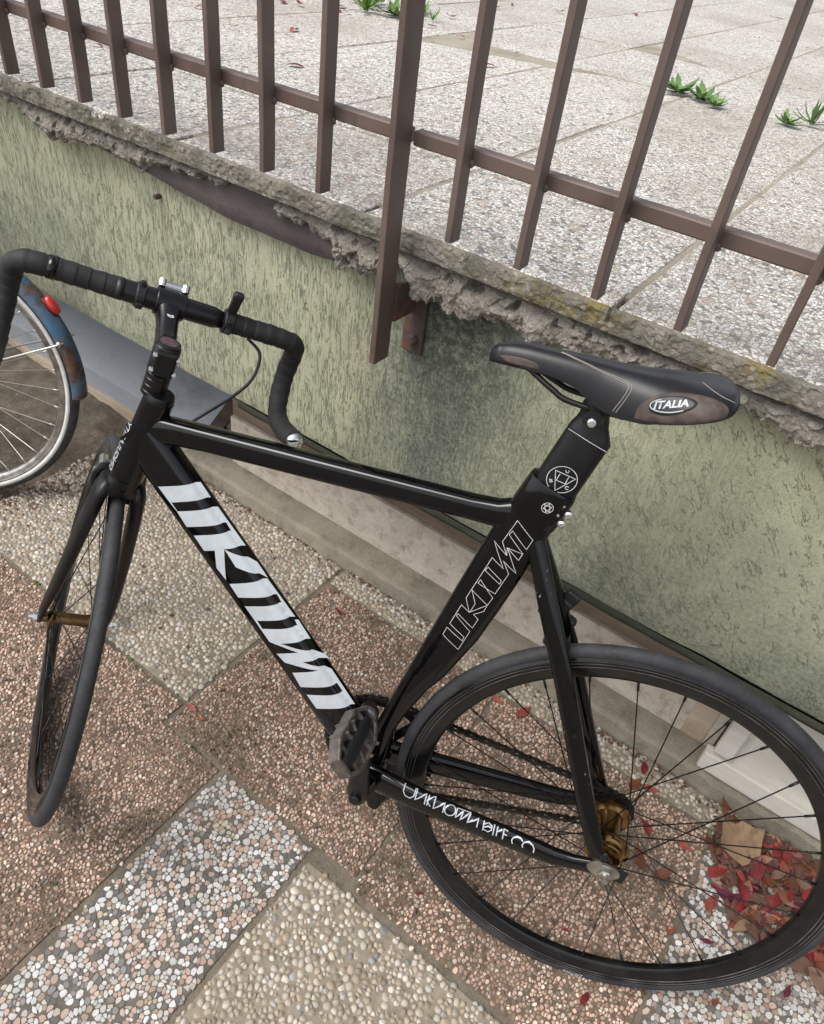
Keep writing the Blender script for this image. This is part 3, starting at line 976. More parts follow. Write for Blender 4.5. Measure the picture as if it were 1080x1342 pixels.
for xa, xb in ((-3.2, -0.586), (-0.574, 1.3)):
    M = T(RL(xa, 0.8705, ZR - 0.0095)) @ Ry(math.pi / 2)
    link('rail', bent(xb - xa, .019, .019, xa).mesh('rail', M_RAIL, angle=35), rail, mw=M)
    link('top_rail', G().box((xb - xa, 0.03, 0.03), T(RL((xa + xb) / 2, 0.8665, 1.93)), 0.002).mesh('top_rail', M_RAIL), rail)
bar_mes = [bent(0.90, .0098, .0245, k).mesh('baluster', M_RAIL, angle=35) for k in range(4)]
weld_me = G().loft([(Vector((0, 0, -.006)), Vector((.003, 0, 0)), Vector((0, .003, 0)), 2), (Vector((0, 0, -.003)), Vector((.0065, 0, 0)), Vector((0, .005, 0)), 2), (Vector((.001, 0, .002)), Vector((.006, 0, 0)), Vector((0, .0055, 0)), 2), (Vector((0, 0, .006)), Vector((.003, 0, 0)), Vector((0, .003, 0)), 2)], 8).mesh('weld', M_RAIL, True)
BX = [-0.163 + 0.1108 * k for k in range(12)] + [-0.273, -0.385, -0.494, -0.727, -0.84, -0.95, -1.062, -1.173, -1.281, -1.39, -1.499] + [-1.499 - 0.11 * k for k in range(1, 14)]
for i, x in enumerate(BX):
    xx = x * 0.9735 - .006
    o = link('baluster', bar_mes[i % 4], rail, loc=RL(xx, 0.8485, 1.0235))
    r = random.Random(i)
    o.rotation_euler = (r.uniform(-.004, .004), r.uniform(-.006, .006), r.uniform(-.06, .06) + (math.pi if i % 3 == 0 else 0))
    wd_ = link('weld', weld_me, o, loc=((.0045 if i % 3 else -.0045), (.011 if i % 3 else -.011), ZR - 1.0235 - .018 + r.uniform(-.002, .002)))
    wd_.scale = (.75, .75, .8)
link('post', bent(1.16, .0105, .038, 50).mesh('post', M_RAIL, angle=35), rail, loc=RL(-0.5845, 0.8455, 0.801))
br = link('wall_bracket', G().box((0.040, 0.008, 0.135), T(RL(-0.575, 0.925, 0.855)), 0.003).box((0.010, 0.058, 0.06), T(RL(-0.580, 0.893, 0.892)), 0.002).mesh('wall_bracket', M_RUST), rail)
link('bolt', G().lathe([(0.010, 0.004), (0.010, -0.004), (0.007, -0.009)], 6, T(RL(-0.572, 0.918, 0.815))).mesh('bolt', M_RUST), br)

# ================================================================== THE BICYCLE
# lettering outlines in the plane of the frame: (forward, up) from the rear hub
DT=(((0.7648,0.3515),(0.7035,0.3744),(0.686,0.3551),(0.7419,0.3328),(0.7314,0.3213),(0.674,0.3437),(0.6249,0.2942),(0.6529,0.2836),(0.6485,0.249),(0.6457,0.2313),(0.6628,0.2467),(0.6676,0.2763),(0.685,0.2692),(0.7033,0.2895),(0.65,0.3111),(0.659,0.322),(0.7156,0.3001),(0.7327,0.3208),(0.7452,0.332)),((0.6523,0.2834),(0.6044,0.2731),(0.5847,0.252),(0.6322,0.2598)),((0.64,0.2266),(0.5856,0.2505),(0.5342,0.1997),(0.589,0.1777),(0.5794,0.1662),(0.5293,0.1853),(0.5345,0.194),(0.5286,0.1964),(0.5053,0.1695),(0.5469,0.1509),(0.4788,0.1509),(0.4718,0.1459),(0.5086,0.1306),(0.4649,0.1274),(0.4181,0.076),(0.4747,0.0504),(0.4942,0.0708),(0.4411,0.092),(0.452,0.104),(0.5058,0.0814),(0.5223,0.1035),(0.4826,0.1229),(0.5369,0.1177),(0.5522,0.1286),(0.518,0.1451),(0.5657,0.1464),(0.5932,0.1763),(0.612,0.196),(0.5586,0.2166),(0.5676,0.2284),(0.6237,0.2076)))
STL=(((0.3127,0.2635),(0.2865,0.2468),(0.2775,0.2829),(0.3012,0.3011),(0.299,0.305),(0.2755,0.2897),(0.2712,0.3062),(0.2789,0.3122),(0.2668,0.3215),(0.2644,0.3331),(0.2852,0.3132),(0.298,0.3207),(0.307,0.2849),(0.2833,0.2709),(0.2843,0.2636),(0.3093,0.2773),(0.3127,0.2635)),((0.2852,0.3132),(0.2944,0.3336),(0.2752,0.4061),(0.2574,0.3952),(0.2784,0.43),(0.258,0.4158),(0.2601,0.427),(0.2395,0.4246),(0.2419,0.4137)),((0.258,0.4158),(0.2681,0.4333),(0.2571,0.4688),(0.2319,0.448),(0.2362,0.4322),(0.2594,0.4526),(0.2622,0.4459),(0.2388,0.4248),(0.2419,0.4137),(0.2597,0.4271),(0.2399,0.393),(0.2602,0.4067),(0.2489,0.39),(0.2587,0.3541),(0.2842,0.3621),(0.2821,0.3685),(0.26,0.3466),(0.2644,0.3331)),((0.2801,0.3846),(0.2768,0.3905),(0.2556,0.3767),(0.2565,0.3709),(0.2801,0.3846)),((0.2895,0.3491),(0.2806,0.3298),(0.2843,0.3145)),((0.2895,0.3491),(0.2644,0.3331)))
CSL=(((0.3084,-0.0087),(0.3086,-0.0199),(0.3039,-0.0267),(0.2961,-0.027),(0.2911,-0.0207),(0.2904,-0.0144),(0.2906,-0.0081)),((0.2882,-0.0074),(0.2879,-0.025),(0.2728,-0.0096),(0.2721,-0.0261)),((0.2682,-0.0091),(0.2681,-0.026)),((0.2591,-0.0069),(0.2697,-0.0178),(0.2625,-0.025)),((0.2584,-0.0062),(0.2577,-0.0258),(0.2426,-0.0103),(0.2421,-0.0255)),((0.2245,-0.0137),(0.2242,-0.0162),(0.2254,-0.0195),(0.2278,-0.0227),(0.2309,-0.025),(0.2343,-0.0256),(0.2373,-0.0245),(0.2395,-0.0218),(0.2404,-0.0186),(0.2399,-0.0155),(0.2381,-0.0133),(0.2353,-0.0102),(0.232,-0.0086),(0.2287,-0.0089),(0.226,-0.011),(0.2245,-0.0137)),((0.2227,-0.0096),(0.222,-0.0232),(0.2126,-0.0094),(0.2145,-0.0238),(0.2019,-0.0066),(0.2033,-0.023),(0.1962,-0.0147)),((0.2227,-0.0096),(0.2019,-0.0066)),((0.2016,-0.0085),(0.2029,-0.0226),(0.1887,-0.0107),(0.1877,-0.0241)),((0.1797,-0.0102),(0.1782,-0.0241)),((0.1785,-0.0136),(0.1729,-0.0102),(0.1668,-0.0123),(0.1662,-0.0174),(0.1703,-0.0226),(0.1789,-0.0213)),((0.1777,-0.0178),(0.1716,-0.0139),(0.1665,-0.0145)),((0.1638,-0.0087),(0.1621,-0.025)),((0.1585,-0.0096),(0.1572,-0.0237)),((0.1514,-0.0111),(0.1581,-0.016)),((0.149,-0.0087),(0.1473,-0.0242)),((0.1489,-0.009),(0.1427,-0.0098)),((0.1482,-0.0146),(0.1427,-0.015)),((0.1316,-0.0244),(0.1343,-0.0188),(0.1329,-0.0136),(0.1279,-0.0108),(0.1225,-0.0108),(0.1187,-0.013)),((0.116,-0.0229),(0.1182,-0.0186),(0.1163,-0.0131),(0.1101,-0.0104),(0.1042,-0.0118),(0.1005,-0.016),(0.0996,-0.0234)))
EM=(((0.2026,0.5449),(0.202,0.5416),(0.2021,0.5381),(0.2028,0.5347),(0.2043,0.5315),(0.2063,0.5286),(0.2089,0.526),(0.2119,0.524),(0.2153,0.5225),(0.2188,0.5217),(0.2224,0.5216),(0.2259,0.5221),(0.2291,0.5233),(0.232,0.5251),(0.2345,0.5275),(0.2363,0.5303),(0.2376,0.5335),(0.2381,0.5369),(0.238,0.5403),(0.2371,0.5437),(0.2356,0.5469),(0.2335,0.5498),(0.2309,0.5523),(0.2279,0.5543),(0.2246,0.5557),(0.2211,0.5565),(0.2176,0.5566),(0.2142,0.556),(0.211,0.5548),(0.2081,0.5531),(0.2057,0.5507),(0.2038,0.548),(0.2026,0.5449)),((0.2305,0.5488),(0.2047,0.5447),(0.2242,0.5227),(0.2305,0.5488)),((0.2241,0.5459),(0.2262,0.5365),(0.2148,0.5349),(0.2131,0.5448)),((0.2191,0.5528),(0.2179,0.5501),(0.2157,0.5498),(0.2148,0.5517),(0.2151,0.5535)),((0.2342,0.5355),(0.2328,0.5318),(0.2301,0.5331),(0.2311,0.5346),(0.233,0.534),(0.2311,0.5356),(0.2342,0.5355)),((0.2093,0.5323),(0.2125,0.5325),(0.2134,0.5297),(0.2112,0.5283),(0.2091,0.5295)),((0.2196,0.5017),(0.2194,0.4999),(0.2196,0.4981),(0.2203,0.4964),(0.2215,0.4948),(0.2229,0.4936),(0.2246,0.4928),(0.2265,0.4924),(0.2283,0.4925),(0.23,0.4931),(0.2315,0.4941),(0.2326,0.4954),(0.2333,0.497),(0.2335,0.4988),(0.2333,0.5006),(0.2325,0.5023),(0.2314,0.5039),(0.2299,0.5051),(0.2282,0.5059),(0.2264,0.5063),(0.2246,0.5062),(0.2229,0.5056),(0.2214,0.5046),(0.2203,0.5033),(0.2196,0.5017)),((0.2309,0.5028),(0.2214,0.5015),(0.2273,0.4936),(0.2309,0.5028)),((0.2253,0.506),(0.2312,0.4972),(0.2222,0.4947),(0.2253,0.506)))

ZH = 0.3353                                   # rear hub above the contact point, along the leaning bicycle
BF, BU, BN = Vector((-0.9566, -0.2913, 0.0)), Vector((-0.0653, 0.2144, 0.9746)), Vector((-0.2839, 0.9323, -0.2241))
bm4 = Matrix.Identity(4)
for i in range(3):
    bm4[i][0], bm4[i][1], bm4[i][2] = BF[i], -BN[i], BU[i]
bm4.translation = Vector((0.0374, 0.6697, 0.3268)) - BU * ZH
bike = link('road_bicycle', None, label='black fixed gear bicycle leaning on the terrace edge with its front wheel turned', cat='bicycle')
bike.matrix_world = bm4


def L(f, u, n=0.0): return Vector((f, -n, u + ZH))


def part(name, me, parent=None, **kw):
    return link(name, me, parent or bike, **kw)


def sec2(f, u, n, dirfu, a, b, p, nd=(0, 1, 0)):
    """section: in-plane half depth a along dirfu (f,u), half width b sideways"""
    d = Vector((dirfu[0], 0, dirfu[1])).normalized()
    return (L(f, u, n), d * a, Vector(nd) * b, p)


def tube_fu(A, B, a0, a1, b0, b1, p, n0=0, n1=0, m=8, g=None, swell=None):
    g = g or G()
    dx, dz = B[0] - A[0], B[1] - A[1]
    l = math.hypot(dx, dz)
    nd = (-dz / l, dx / l)
    secs = []
    for i in range(m + 1):
        t = i / m
        secs.append(sec2(A[0] + dx * t, A[1] + dz * t, n0 + (n1 - n0) * t, nd, a0 + (a1 - a0) * t, b0 + (b1 - b0) * t, p))
    return g.loft(secs, 112)


# --- frame tubes
DA, DB = (0.800, 0.414), (0.372, -0.033)
down = part('down_tube', tube_fu((0.812, 0.4265), DB, .034, .036, .019, .019, 3.2, m=12).mesh('down_tube', M_FRAME, angle=40))
SEATSEC = [(-.060, .388, .356, .020, 2.4), (-.035, .392, .352, .021, 2.6), (0, .390, .3485, .021, 2.8), (.0574, .3785, .3475, .019, 3), (.10, .3690, .335, .018, 3), (.157, .355, .3125, .0175, 3), (.19, .347, .2945, .017, 3), (.216, .341, .2842, .017, 3), (.27, .328, .263, .017, 3), (.334, .3125, .245, .017, 3),
           (.40, .296, .228, .017, 3), (.4348, .287, .2211, .017, 3), (.47, .277, .2105, .017, 3), (.488, .2705, .204, .017, 3)]
seat = part('seat_tube', G().loft([(L((a + b) / 2, u), Vector((1, 0, .2)).normalized() * ((a - b) / 2), Vector((0, w_, 0)), p) for u, a, b, w_, p in SEATSEC], 32).mesh('seat_tube', M_FRAME, angle=40))
top = part('top_tube', G().loft([sec2(.800, .425, 0, (.0, 1), .026, .017, 2.6), sec2(.775, .4325, 0, (.04, 1), .0225, .0165, 2.6), sec2(.745, .4370, 0, (.05, 1), .0185, .016, 3.6), sec2(.70, .4405, 0, (.05, 1), .0172, .016, 3.6), sec2(.50, .4510, 0, (.05, 1), .0165, .0155, 3.6), sec2(.32, .4605, 0, (.05, 1), .0158, .015, 3.6), sec2(.285, .4630, 0, (.05, 1), .0175, .015, 3.6), sec2(.262, .467, 0, (.1, 1), .024, .014, 2.7)], 44).mesh('top_tube', M_FRAME, angle=40))
HA, HB = (0.8312, 0.338), (0.7795, 0.4775)
head = part('head_tube', tube_fu((0.8345, 0.3275), HB, .0245, .0215, .0215, .0185, 2.2, m=8).mesh('head_tube', M_FRAME, angle=40))
part('frame_gusset', G().loft([sec2(.808, .40, 0, (.6, .8), .034, .0165, 2.6), sec2(.775, .418, 0, (.5, .85), .027, .015, 2.6), sec2(.748, .432, 0, (.3, .95), .012, .011, 2.4)], 20).mesh('frame_gusset', M_FRAME, angle=40))
part('bottom_bracket_shell', G().lathe([(.0225, -.043), (.0235, -.040), (.0235, .040), (.0225, .043)], 28, T(L(.374, -.040))).mesh('bottom_bracket_shell', M_FRAME, angle=40))
for sg in (-1, 1):
    pts = [(.246, .470, .002), (.2265, .440, .007), (.188, .365, .0225), (.144, .281, .037), (.090, .165, .047), (.033, .045, .056), (.006, -.004, .0585)]
    g = G().loft([sec2(f, u, sg * n, (.90, -.43), a, b, 2.8) for (f, u, n), a, b in zip(pts, (.012, .0125, .0135, .0135, .0130, .0125, .012), (.009, .009, .009, .0085, .0085, .008, .007))], 20)
    part('seat_stay', g.mesh('seat_stay', M_FRAMEWORN, angle=40))
    pts = [(.385, -.036, .022, .024, .012), (.356, -.034, .030, .0230, .011), (.29, -.033, .0385, .0205, .0105), (.207, -.030, .046, .0185, .0098), (.10, -.0245, .0545, .0160, .0090), (.070, -.0225, .0575, .0145, .0085), (.045, -.016, .060, .012, .007), (.012, -.008, .0605, .013, .0055)]
    g = G().loft([sec2(f, u, sg * n, (.03, 1), a, b, 2.8) for f, u, n, a, b in pts], 20)
    cs = part('chain_stay', g.mesh('chain_stay', M_FRAME, angle=40))
    if sg < 0:
        near_stay = cs
    # track end with its steel tensioner plate
    dp = G().box((.052, .006, .024), T(L(-.006, -.006, sg * .0615)) @ Ry(-.12), .003).box((.022, .006, .03), T(L(.008, .008, sg * .0612)) @ Ry(.4), .003)
    d_ = part('track_end', dp.mesh('track_end', M_SATIN))
    link('tensioner_plate', G().lathe([(.0175, -.0012), (.0175, .0012)], 20, T(L(.002, -.003, sg * .0665)) @ Matrix.Diagonal((1.35, 1, .8, 1))).mesh('tensioner_plate', M_STEEL), d_)
    link('axle_nut', G().lathe([(.0125, -.006), (.0128, -.0035), (.0098, -.003), (.0098, .005), (.0075, .0062)][::1], 6, T(L(0, 0, sg * .073)) @ Rz(0 if sg < 0 else math.pi)).lathe([(.0048, -.004), (.0048, .013)], 12, T(L(0, 0, sg * .075)) @ Rz(0 if sg < 0 else math.pi)).mesh('axle_nut', M_STEEL), d_)
part('stay_bridge', G().tube([L(.150, .300, -.03), L(.150, .300, .03)], .007, 10).mesh('stay_bridge', M_FRAME, True))
# lamp strap on the far seat stay
ls = G().box((.030, .020, .046), T(L(.176, .335, .030)) @ Ry(-.5), .005).box((.022, .012, .022), T(L(.160, .355, .030)) @ Ry(-.4), .004).box((.014, .016, .060), T(L(.160, .295, .034)) @ Ry(-.45), .004)
part('rear_lamp_mount', ls.mesh('rear_lamp_mount', M_PLASTIC))

# --- seat post, collar, saddle
AXD = Vector((-.31, 0, .951))
PX = Vector((.951, 0, .31))
def psec(f, u, a, b, p): return (L(f, u), PX * a, Vector((0, b, 0)), p)
post = part('seat_post', G().loft([psec(.2370, .480, .0285, .0158, 3), psec(.2055, .594, .0278, .0158, 3), psec(.2035, .600, .0275, .0155, 3), psec(.2035, .608, .0235, .0140, 2.6), psec(.2045, .617, .0200, .0135, 2.4), psec(.2060, .630, .0185, .0145, 2.2), psec(.2045, .640, .0140, .0145, 2.2)], 28).mesh('seat_post', M_SATIN, angle=35))
coll = part('seat_collar', G().loft([psec(.2420, .472, .0330, .0178, 3), psec(.2385, .484, .0338, .0202, 3), psec(.2280, .5195, .0328, .0204, 3), psec(.2268, .5235, .0318, .0192, 3), psec(.2268, .5238, .0295, .0168, 3)], 28).mesh('seat_collar', M_FRAME, angle=35))
for f, u in ((.2035, .4985), (.2085, .4840)):
    link('collar_bolt', G().lathe([(.0045, -.002), (.0050, .001), (.0050, .006), (.003, .0075)], 10, T(L(f - .004, u, -.0178)) ).mesh('collar_bolt', M_ALU), coll)
cl = part('saddle_clamp', G().lathe([(.011, -.026), (.0125, -.022), (.0125, .022), (.011, .026)], 18, T(L(.207, .625))).box((.045, .056, .010), T(L(.196, .640)) @ Ry(-.1), .003).mesh('saddle_clamp', M_SATIN, angle=35))
link('clamp_bolt', G().lathe([(.0052, -.0005), (.0052, .003), (.0035, .004)], 12, T(L(.2072, .6215, -.0262))).mesh('clamp_bolt', M_ALU), cl)

SAD = [(.3425, .003, .664, .005), (.3405, .0085, .671, .014), (.334, .0135, .677, .019), (.320, .0175, .682, .023), (.295, .0205, .6855, .025), (.26, .024, .6875, .027), (.235, .027, .6885, .032), (.21, .031, .689, .047), (.185, .037, .6895, .052), (.16, .046, .691, .049), (.135, .057, .6935, .043), (.112, .0645, .696, .036),
       (.092, .0665, .698, .029), (.080, .062, .6985, .024), (.0725, .0525, .697, .019), (.0675, .040, .694, .013), (.0655, .026, .691, .008), (.0645, .012, .689, .005)]
SF = [s_[0] for s_ in SAD][::-1]
def sad_row(f):
    return [float(np.interp(f, SF, [s_[k] for s_ in SAD][::-1])) for k in (1, 2, 3)]
def smooth_row(f):
    acc = np.zeros(3)
    for o_, w_ in ((-.006, .25), (0, .5), (.006, .25)):
        acc += w_ * np.array(sad_row(min(.3425, max(.0645, f + o_))))
    return acc if .078 < f < .332 else np.array(sad_row(f))
def sad_pt(f, t, off=0.0):
    """t: -1 left lower edge .. 0 crown .. 1 right lower edge"""
    w_, tp, dr = smooth_row(f)
    th = math.pi / 2 * (1 - abs(t))
    sx = math.copysign(math.cos(th) ** 0.72, t) if t else 0.0
    y = w_ * sx
    z = tp - dr * (1 - math.sin(th) ** 0.80)
    dip = 0.0035 * math.exp(-(y / .010) ** 2) * max(0, math.sin(math.pi * min(1, max(0, (.30 - f) / .26))))
    p = L(f, z - dip, y)
    if off:
        e = 1e-3
        a = sad_pt(f + e, t) - sad_pt(f - e, t)
        b = sad_pt(f, min(1, t + e)) - sad_pt(f, max(-1, t - e))
        nn = a.cross(b)
        if nn.length:
            nn.normalize()
            c = L(f, z - .02, 0)
            if nn.dot(p - c) < 0:
                nn = -nn
            p = p + nn * off
    return p
nf_, nt_ = 90, 48
fr_ = [.3425 + (.0645 - .3425) * (0.5 - 0.5 * math.cos(math.pi * i / (nf_ - 1))) for i in range(nf_)]
vs = [sad_pt(f, -1 + 2 * j / (nt_ - 1)) for f in fr_ for j in range(nt_)]
fs = [(i * nt_ + j, i * nt_ + j + 1, (i + 1) * nt_ + j + 1, (i + 1) * nt_ + j) for i in range(nf_ - 1) for j in range(nt_ - 1)]
# turned-in lower lip and base
n0 = len(vs)
for i, f in enumerate(fr_):
    for sgn, j in ((-1, 0), (1, nt_ - 1)):
        p = vs[i * nt_ + j]
        vs.append(Vector((p.x, p.y * .88, p.z - .002)))
        vs.append(Vector((p.x, p.y * .55, p.z + .007)))
for i in range(nf_ - 1):
    a, b = n0 + i * 4, n0 + (i + 1) * 4
    fs += [(i * nt_, a, b, (i + 1) * nt_), (a, a + 1, b + 1, b), (i * nt_ + nt_ - 1, (i + 1) * nt_ + nt_ - 1, b + 2, a + 2), (a + 2, b + 2, b + 3, a + 3), (a + 1, a + 3, b + 3, b + 1)]
g = G(); g.v, g.f = vs, fs
saddle = part('saddle', g.mesh('saddle', M_SADDLE, angle=50))


def sad_patch(outline, off, name, mat, par):
    """outline of (f, t) pairs -> fan of rings laid on the leather"""
    c = Vector((sum(p[0] for p in outline) / len(outline), sum(p[1] for p in outline) / len(outline)))
    R = 8
    m = len(outline)
    vs = [sad_pt(c.x, c.y, off)]
    for r in range(1, R + 1):
        o_ = off if r < R else off * .1
        k = r / R if r < R else 1.0
        vs += [sad_pt(c.x + (p[0] - c.x) * k, max(-.995, min(.995, c.y + (p[1] - c.y) * k)), o_) for p in outline]
    fs = [(0, 1 + j, 1 + (j + 1) % m) for j in range(m)]
    for r in range(R - 1):
        for j in range(m):
            a, b = 1 + r * m + j, 1 + r * m + (j + 1) % m
            fs.append((a, a + m, b + m, b))
    g = G(); g.v, g.f = vs, fs
    return link(name, g.mesh(name, mat, True), par)
def oval(cf, ct, rf, rt, n=36, sk=0.0):
    return [(cf + rf * math.cos(2 * math.pi * k / n) + sk * math.sin(2 * math.pi * k / n), ct + rt * math.sin(2 * math.pi * k / n)) for k in range(n)]
for sgn in (-1, 1):
    po = [(.166, -.97), (.165, -.82), (.156, -.65), (.143, -.52), (.126, -.45), (.108, -.45), (.096, -.50), (.086, -.60), (.080, -.75), (.079, -.92), (.083, -.985), (.10, -.985), (.13, -.985)]
    pts = [Vector((a, b, 0)) for a, b in po]
    cm_ = [(p.x, max(-.985, p.y)) for p in catmull(pts + [pts[0]], 5)][:-1]
    pn = sad_patch([(f, t if sgn < 0 else -t) for f, t in cm_], .0012, 'side_panel', M_BROWN, saddle)
    if sgn < 0:
        sad_patch([(f, t) for f, t in oval(.133, -.715, .0225, .185, sk=-.008)], .0024, 'badge', M_PLASTIC, saddle)
    nose = [(.330, -.80), (.318, -.76), (.300, -.76), (.286, -.82), (.282, -.95), (.30, -.97), (.32, -.95)]
    pts = [Vector((a, b, 0)) for a, b in nose]
    sad_patch([(p.x, p.y if sgn < 0 else -p.y) for p in catmull(pts + [pts[0]], 5)][:-1], .0010, 'nose_panel', M_BROWN, saddle)
    # stitched seams
    seam = [(.262, -.12), (.245, -.30), (.225, -.40), (.205, -.44), (.188, -.47), (.178, -.55), (.180, -.75), (.186, -.96)]
    for o_ in (0, .0035):
        pp = catmull([Vector((a + o_ * (.3 if b > -.46 else 1), b - (o_ * 9 if b > -.5 else 0), 0)) for a, b in seam], 6)
        g = G().tube([sad_pt(p.x, (p.y if sgn < 0 else -p.y), .0003) for p in pp], .00045, 5)
        link('seam', g.mesh('seam', M_THREAD), saddle)
    pp = catmull([Vector((a, b, 0)) for a, b in [(.108, -.12), (.099, -.28), (.089, -.42), (.080, -.52), (.074, -.60)]], 6)
    link('seam', G().tube([sad_pt(p.x, (p.y if sgn < 0 else -p.y), .0003) for p in pp], .00045, 5).mesh('seam', M_THREAD), saddle)
    rl = catmull([L(.315, .668, sgn * .006), L(.295, .660, sgn * .010), L(.262, .645, sgn * .018), L(.235, .637, sgn * .022), L(.165, .637, sgn * .022), L(.14, .643, sgn * .026), L(.105, .664, sgn * .034), L(.085, .674, sgn * .036)], 6)
    link('saddle_rail', G().tube(rl, .0036, 10).mesh('saddle_rail', M_BLACKMETAL, True), saddle)


# --- lettering
def poly_decal(poly, surf, name, mat, par, cuts=3):
    bm = bmesh.new()
    vv = [bm.verts.new((p[0], p[1], 0)) for p in poly]
    ee = [bm.edges.new((vv[i], vv[(i + 1) % len(vv)])) for i in range(len(vv))]
    bmesh.ops.triangle_fill(bm, use_beauty=True, edges=ee)
    for _ in range(12):
        long_ = [e for e in bm.edges if e.calc_length() > .0032]
        if not long_:
            break
        bmesh.ops.subdivide_edges(bm, edges=long_, cuts=1)
        bmesh.ops.triangulate(bm, faces=list(bm.faces))
    for v in bm.verts:
        v.co = L(v.co.x, v.co.y, surf(v.co.x, v.co.y))
    return link(name, bm_mesh(name, bm, mat, True), par)


def surf_tube(A, B, a0, a1, b, p, off=.0005):
    dx, dz = B[0] - A[0], B[1] - A[1]
    l = math.hypot(dx, dz)
    dx, dz = dx / l, dz / l
    def f(x, u):
        t = ((x - A[0]) * dx + (u - A[1]) * dz) / l
        s = -(x - A[0]) * dz + (u - A[1]) * dx
        r = min(abs(s / (a0 + (a1 - a0) * t)), .985)
        return -b * (1 - r ** p) ** (1 / p) - off
    return f


def ribbons(lines, w_, surf, name, mat, par, step=.004):
    g = G()
    for li, ln in enumerate(lines):
        P = [Vector((p[0], p[1])) for p in ln]
        Q = [P[0]]
        for a, b in zip(P[:-1], P[1:]):
            k = max(1, int((b - a).length / step))
            Q += [a + (b - a) * (i / k) for i in range(1, k + 1)]
        closed = (P[0] - P[-1]).length < 1e-6
        if closed:
            Q = Q[:-1]
        n = len(Q)
        vs = []
        for i in range(n):
            a = Q[i - 1] if (i or closed) else Q[i]
            b = Q[(i + 1) % n] if (i < n - 1 or closed) else Q[i]
            d1 = (Q[i] - a).normalized() if (Q[i] - a).length else (b - Q[i]).normalized()
            d2 = (b - Q[i]).normalized() if (b - Q[i]).length else d1
            n1, n2 = Vector((-d1.y, d1.x)), Vector((-d2.y, d2.x))
            m = n1 + n2
            if m.length < .3:
                m = n1
            m.normalize()
            sc = min(1.8, 1 / max(.45, m.dot(n1)))
            for sg in (-1, 1):
                q_ = Q[i] + m * (sg * w_ / 2 * sc)
                vs.append(L(q_.x, q_.y, surf(q_.x, q_.y) - .00003 * (li % 7)))
        fs = [(2 * i, 2 * i + 1, (2 * i + 3) % (2 * n), (2 * i + 2) % (2 * n)) for i in range(n if closed else n - 1)]
        g.add(vs, fs)
    return link(name, g.mesh(name, mat), par)


sdt = surf_tube(DA, DB, .034, .036, .019, 3.2, .0007)
for poly in DT:
    poly_decal(poly, sdt, 'lettering', M_WHITE, down, 4)
def sst(f, u):
    a = np.interp(u, [s_[0] for s_ in SEATSEC], [s_[1] for s_ in SEATSEC])
    b = np.interp(u, [s_[0] for s_ in SEATSEC], [s_[2] for s_ in SEATSEC])
    r = min(.97, abs((f - (a + b) / 2) / ((a - b) / 2)))
    return -.017 * (1 - r ** 3) ** (1 / 3) - .0006
ribbons(STL, .00072, sst, 'outline_lettering', M_LINE, seat)
def scs(f, u):
    n = float(np.interp(f, [.045, .07, .10, .207, .29, .356], [.060, .0575, .0545, .046, .0385, .030]))
    a = float(np.interp(f, [.045, .07, .10, .207, .29, .356], [.012, .0145, .016, .0185, .0205, .023]))
    c = float(np.interp(f, [.045, .07, .10, .207, .29, .356], [-.016, -.0225, -.0245, -.030, -.033, -.034]))
    b = float(np.interp(f, [.045, .07, .10, .207, .29, .356], [.007, .0085, .009, .0098, .0105, .011]))
    r = min(.97, abs((u - c) / a))
    return -n - b * (1 - r ** 2.8) ** (1 / 2.8) - .0006
ribbons(CSL, .0017, scs, 'maker_lettering', M_WHITE, near_stay)
ribbons(EM[:6], .0008, lambda f, u: -.0168, 'emblem', M_LINE, post)
ribbons(EM[6:], .0007, lambda f, u: -.0211, 'emblem', M_LINE, coll)
ribbons([[(.2305, .6035), (.2233, .6013), (.2025, .5945), (.1812, .5885)]], .0007, lambda f, u: -.0163, 'printed_line', M_LINE, post)


def text_mesh(txt, size, mapf, name, mat, par, bold=0.0):
    cu = bpy.data.curves.new('lettering_curve', 'FONT')
    cu.body = txt
    cu.size = 1.0
    cu.align_x = 'CENTER'
    cu.align_y = 'CENTER'
    cu.offset = bold
    cu.resolution_u = 3
    to = bpy.data.objects.new('lettering_curve', cu)
    COL.objects.link(to)
    dg = bpy.context.evaluated_depsgraph_get()
    me0 = bpy.data.meshes.new_from_object(to.evaluated_get(dg))
    bpy.data.objects.remove(to)
    bpy.data.curves.remove(cu)
    bm = bmesh.new()
    bm.from_mesh(me0)
    bmesh.ops.triangulate(bm, faces=list(bm.faces))
    for v in bm.verts:
        v.co = mapf(v.co.x * size, v.co.y * size)
    bpy.data.meshes.remove(me0)
    return link(name, bm_mesh(name, bm, mat), par)


hd = Vector((HB[0] - HA[0], HB[1] - HA[1])).normalized()
def head_map(x, y):
    # runs up the tube, on the left front quarter
    ang = math.radians(40) + y / .0205
    c = Vector((.8160, .3905)) + hd * x
    k = (x / .15)
    ra, rb = .0231 - .0030 * k, .0202 - .0030 * k
    fo = Vector((hd.y, -hd.x))
    ce_, se_ = math.cos(ang), math.sin(ang)
    q_ = c + fo * (ra * math.copysign(abs(se_) ** (2 / 2.2), se_) * 1.01)
    return L(q_.x, q_.y, -(rb * abs(ce_) ** (2 / 2.2) + .0007))
text_mesh('SINGULARITY', .0150, lambda x, y: head_map(x * .98, -y * .9), 'model_lettering', M_WHITE, head, .012)
text_mesh('ITALIA', .0135, lambda x, y: sad_pt(.134 - x * .80, -.715 + y * 12.5 + x * 2.6, .0031), 'badge_lettering', M_WHITE, saddle, .03)
g = G().tube([sad_pt(f, t, .0029) for f, t in oval(.133, -.725, .0195, .118, 30, sk=-.007)][18:30] + [sad_pt(f, t, .0029) for f, t in oval(.133, -.725, .0195, .118, 30, sk=-.007)][0:4], .0007, 6)
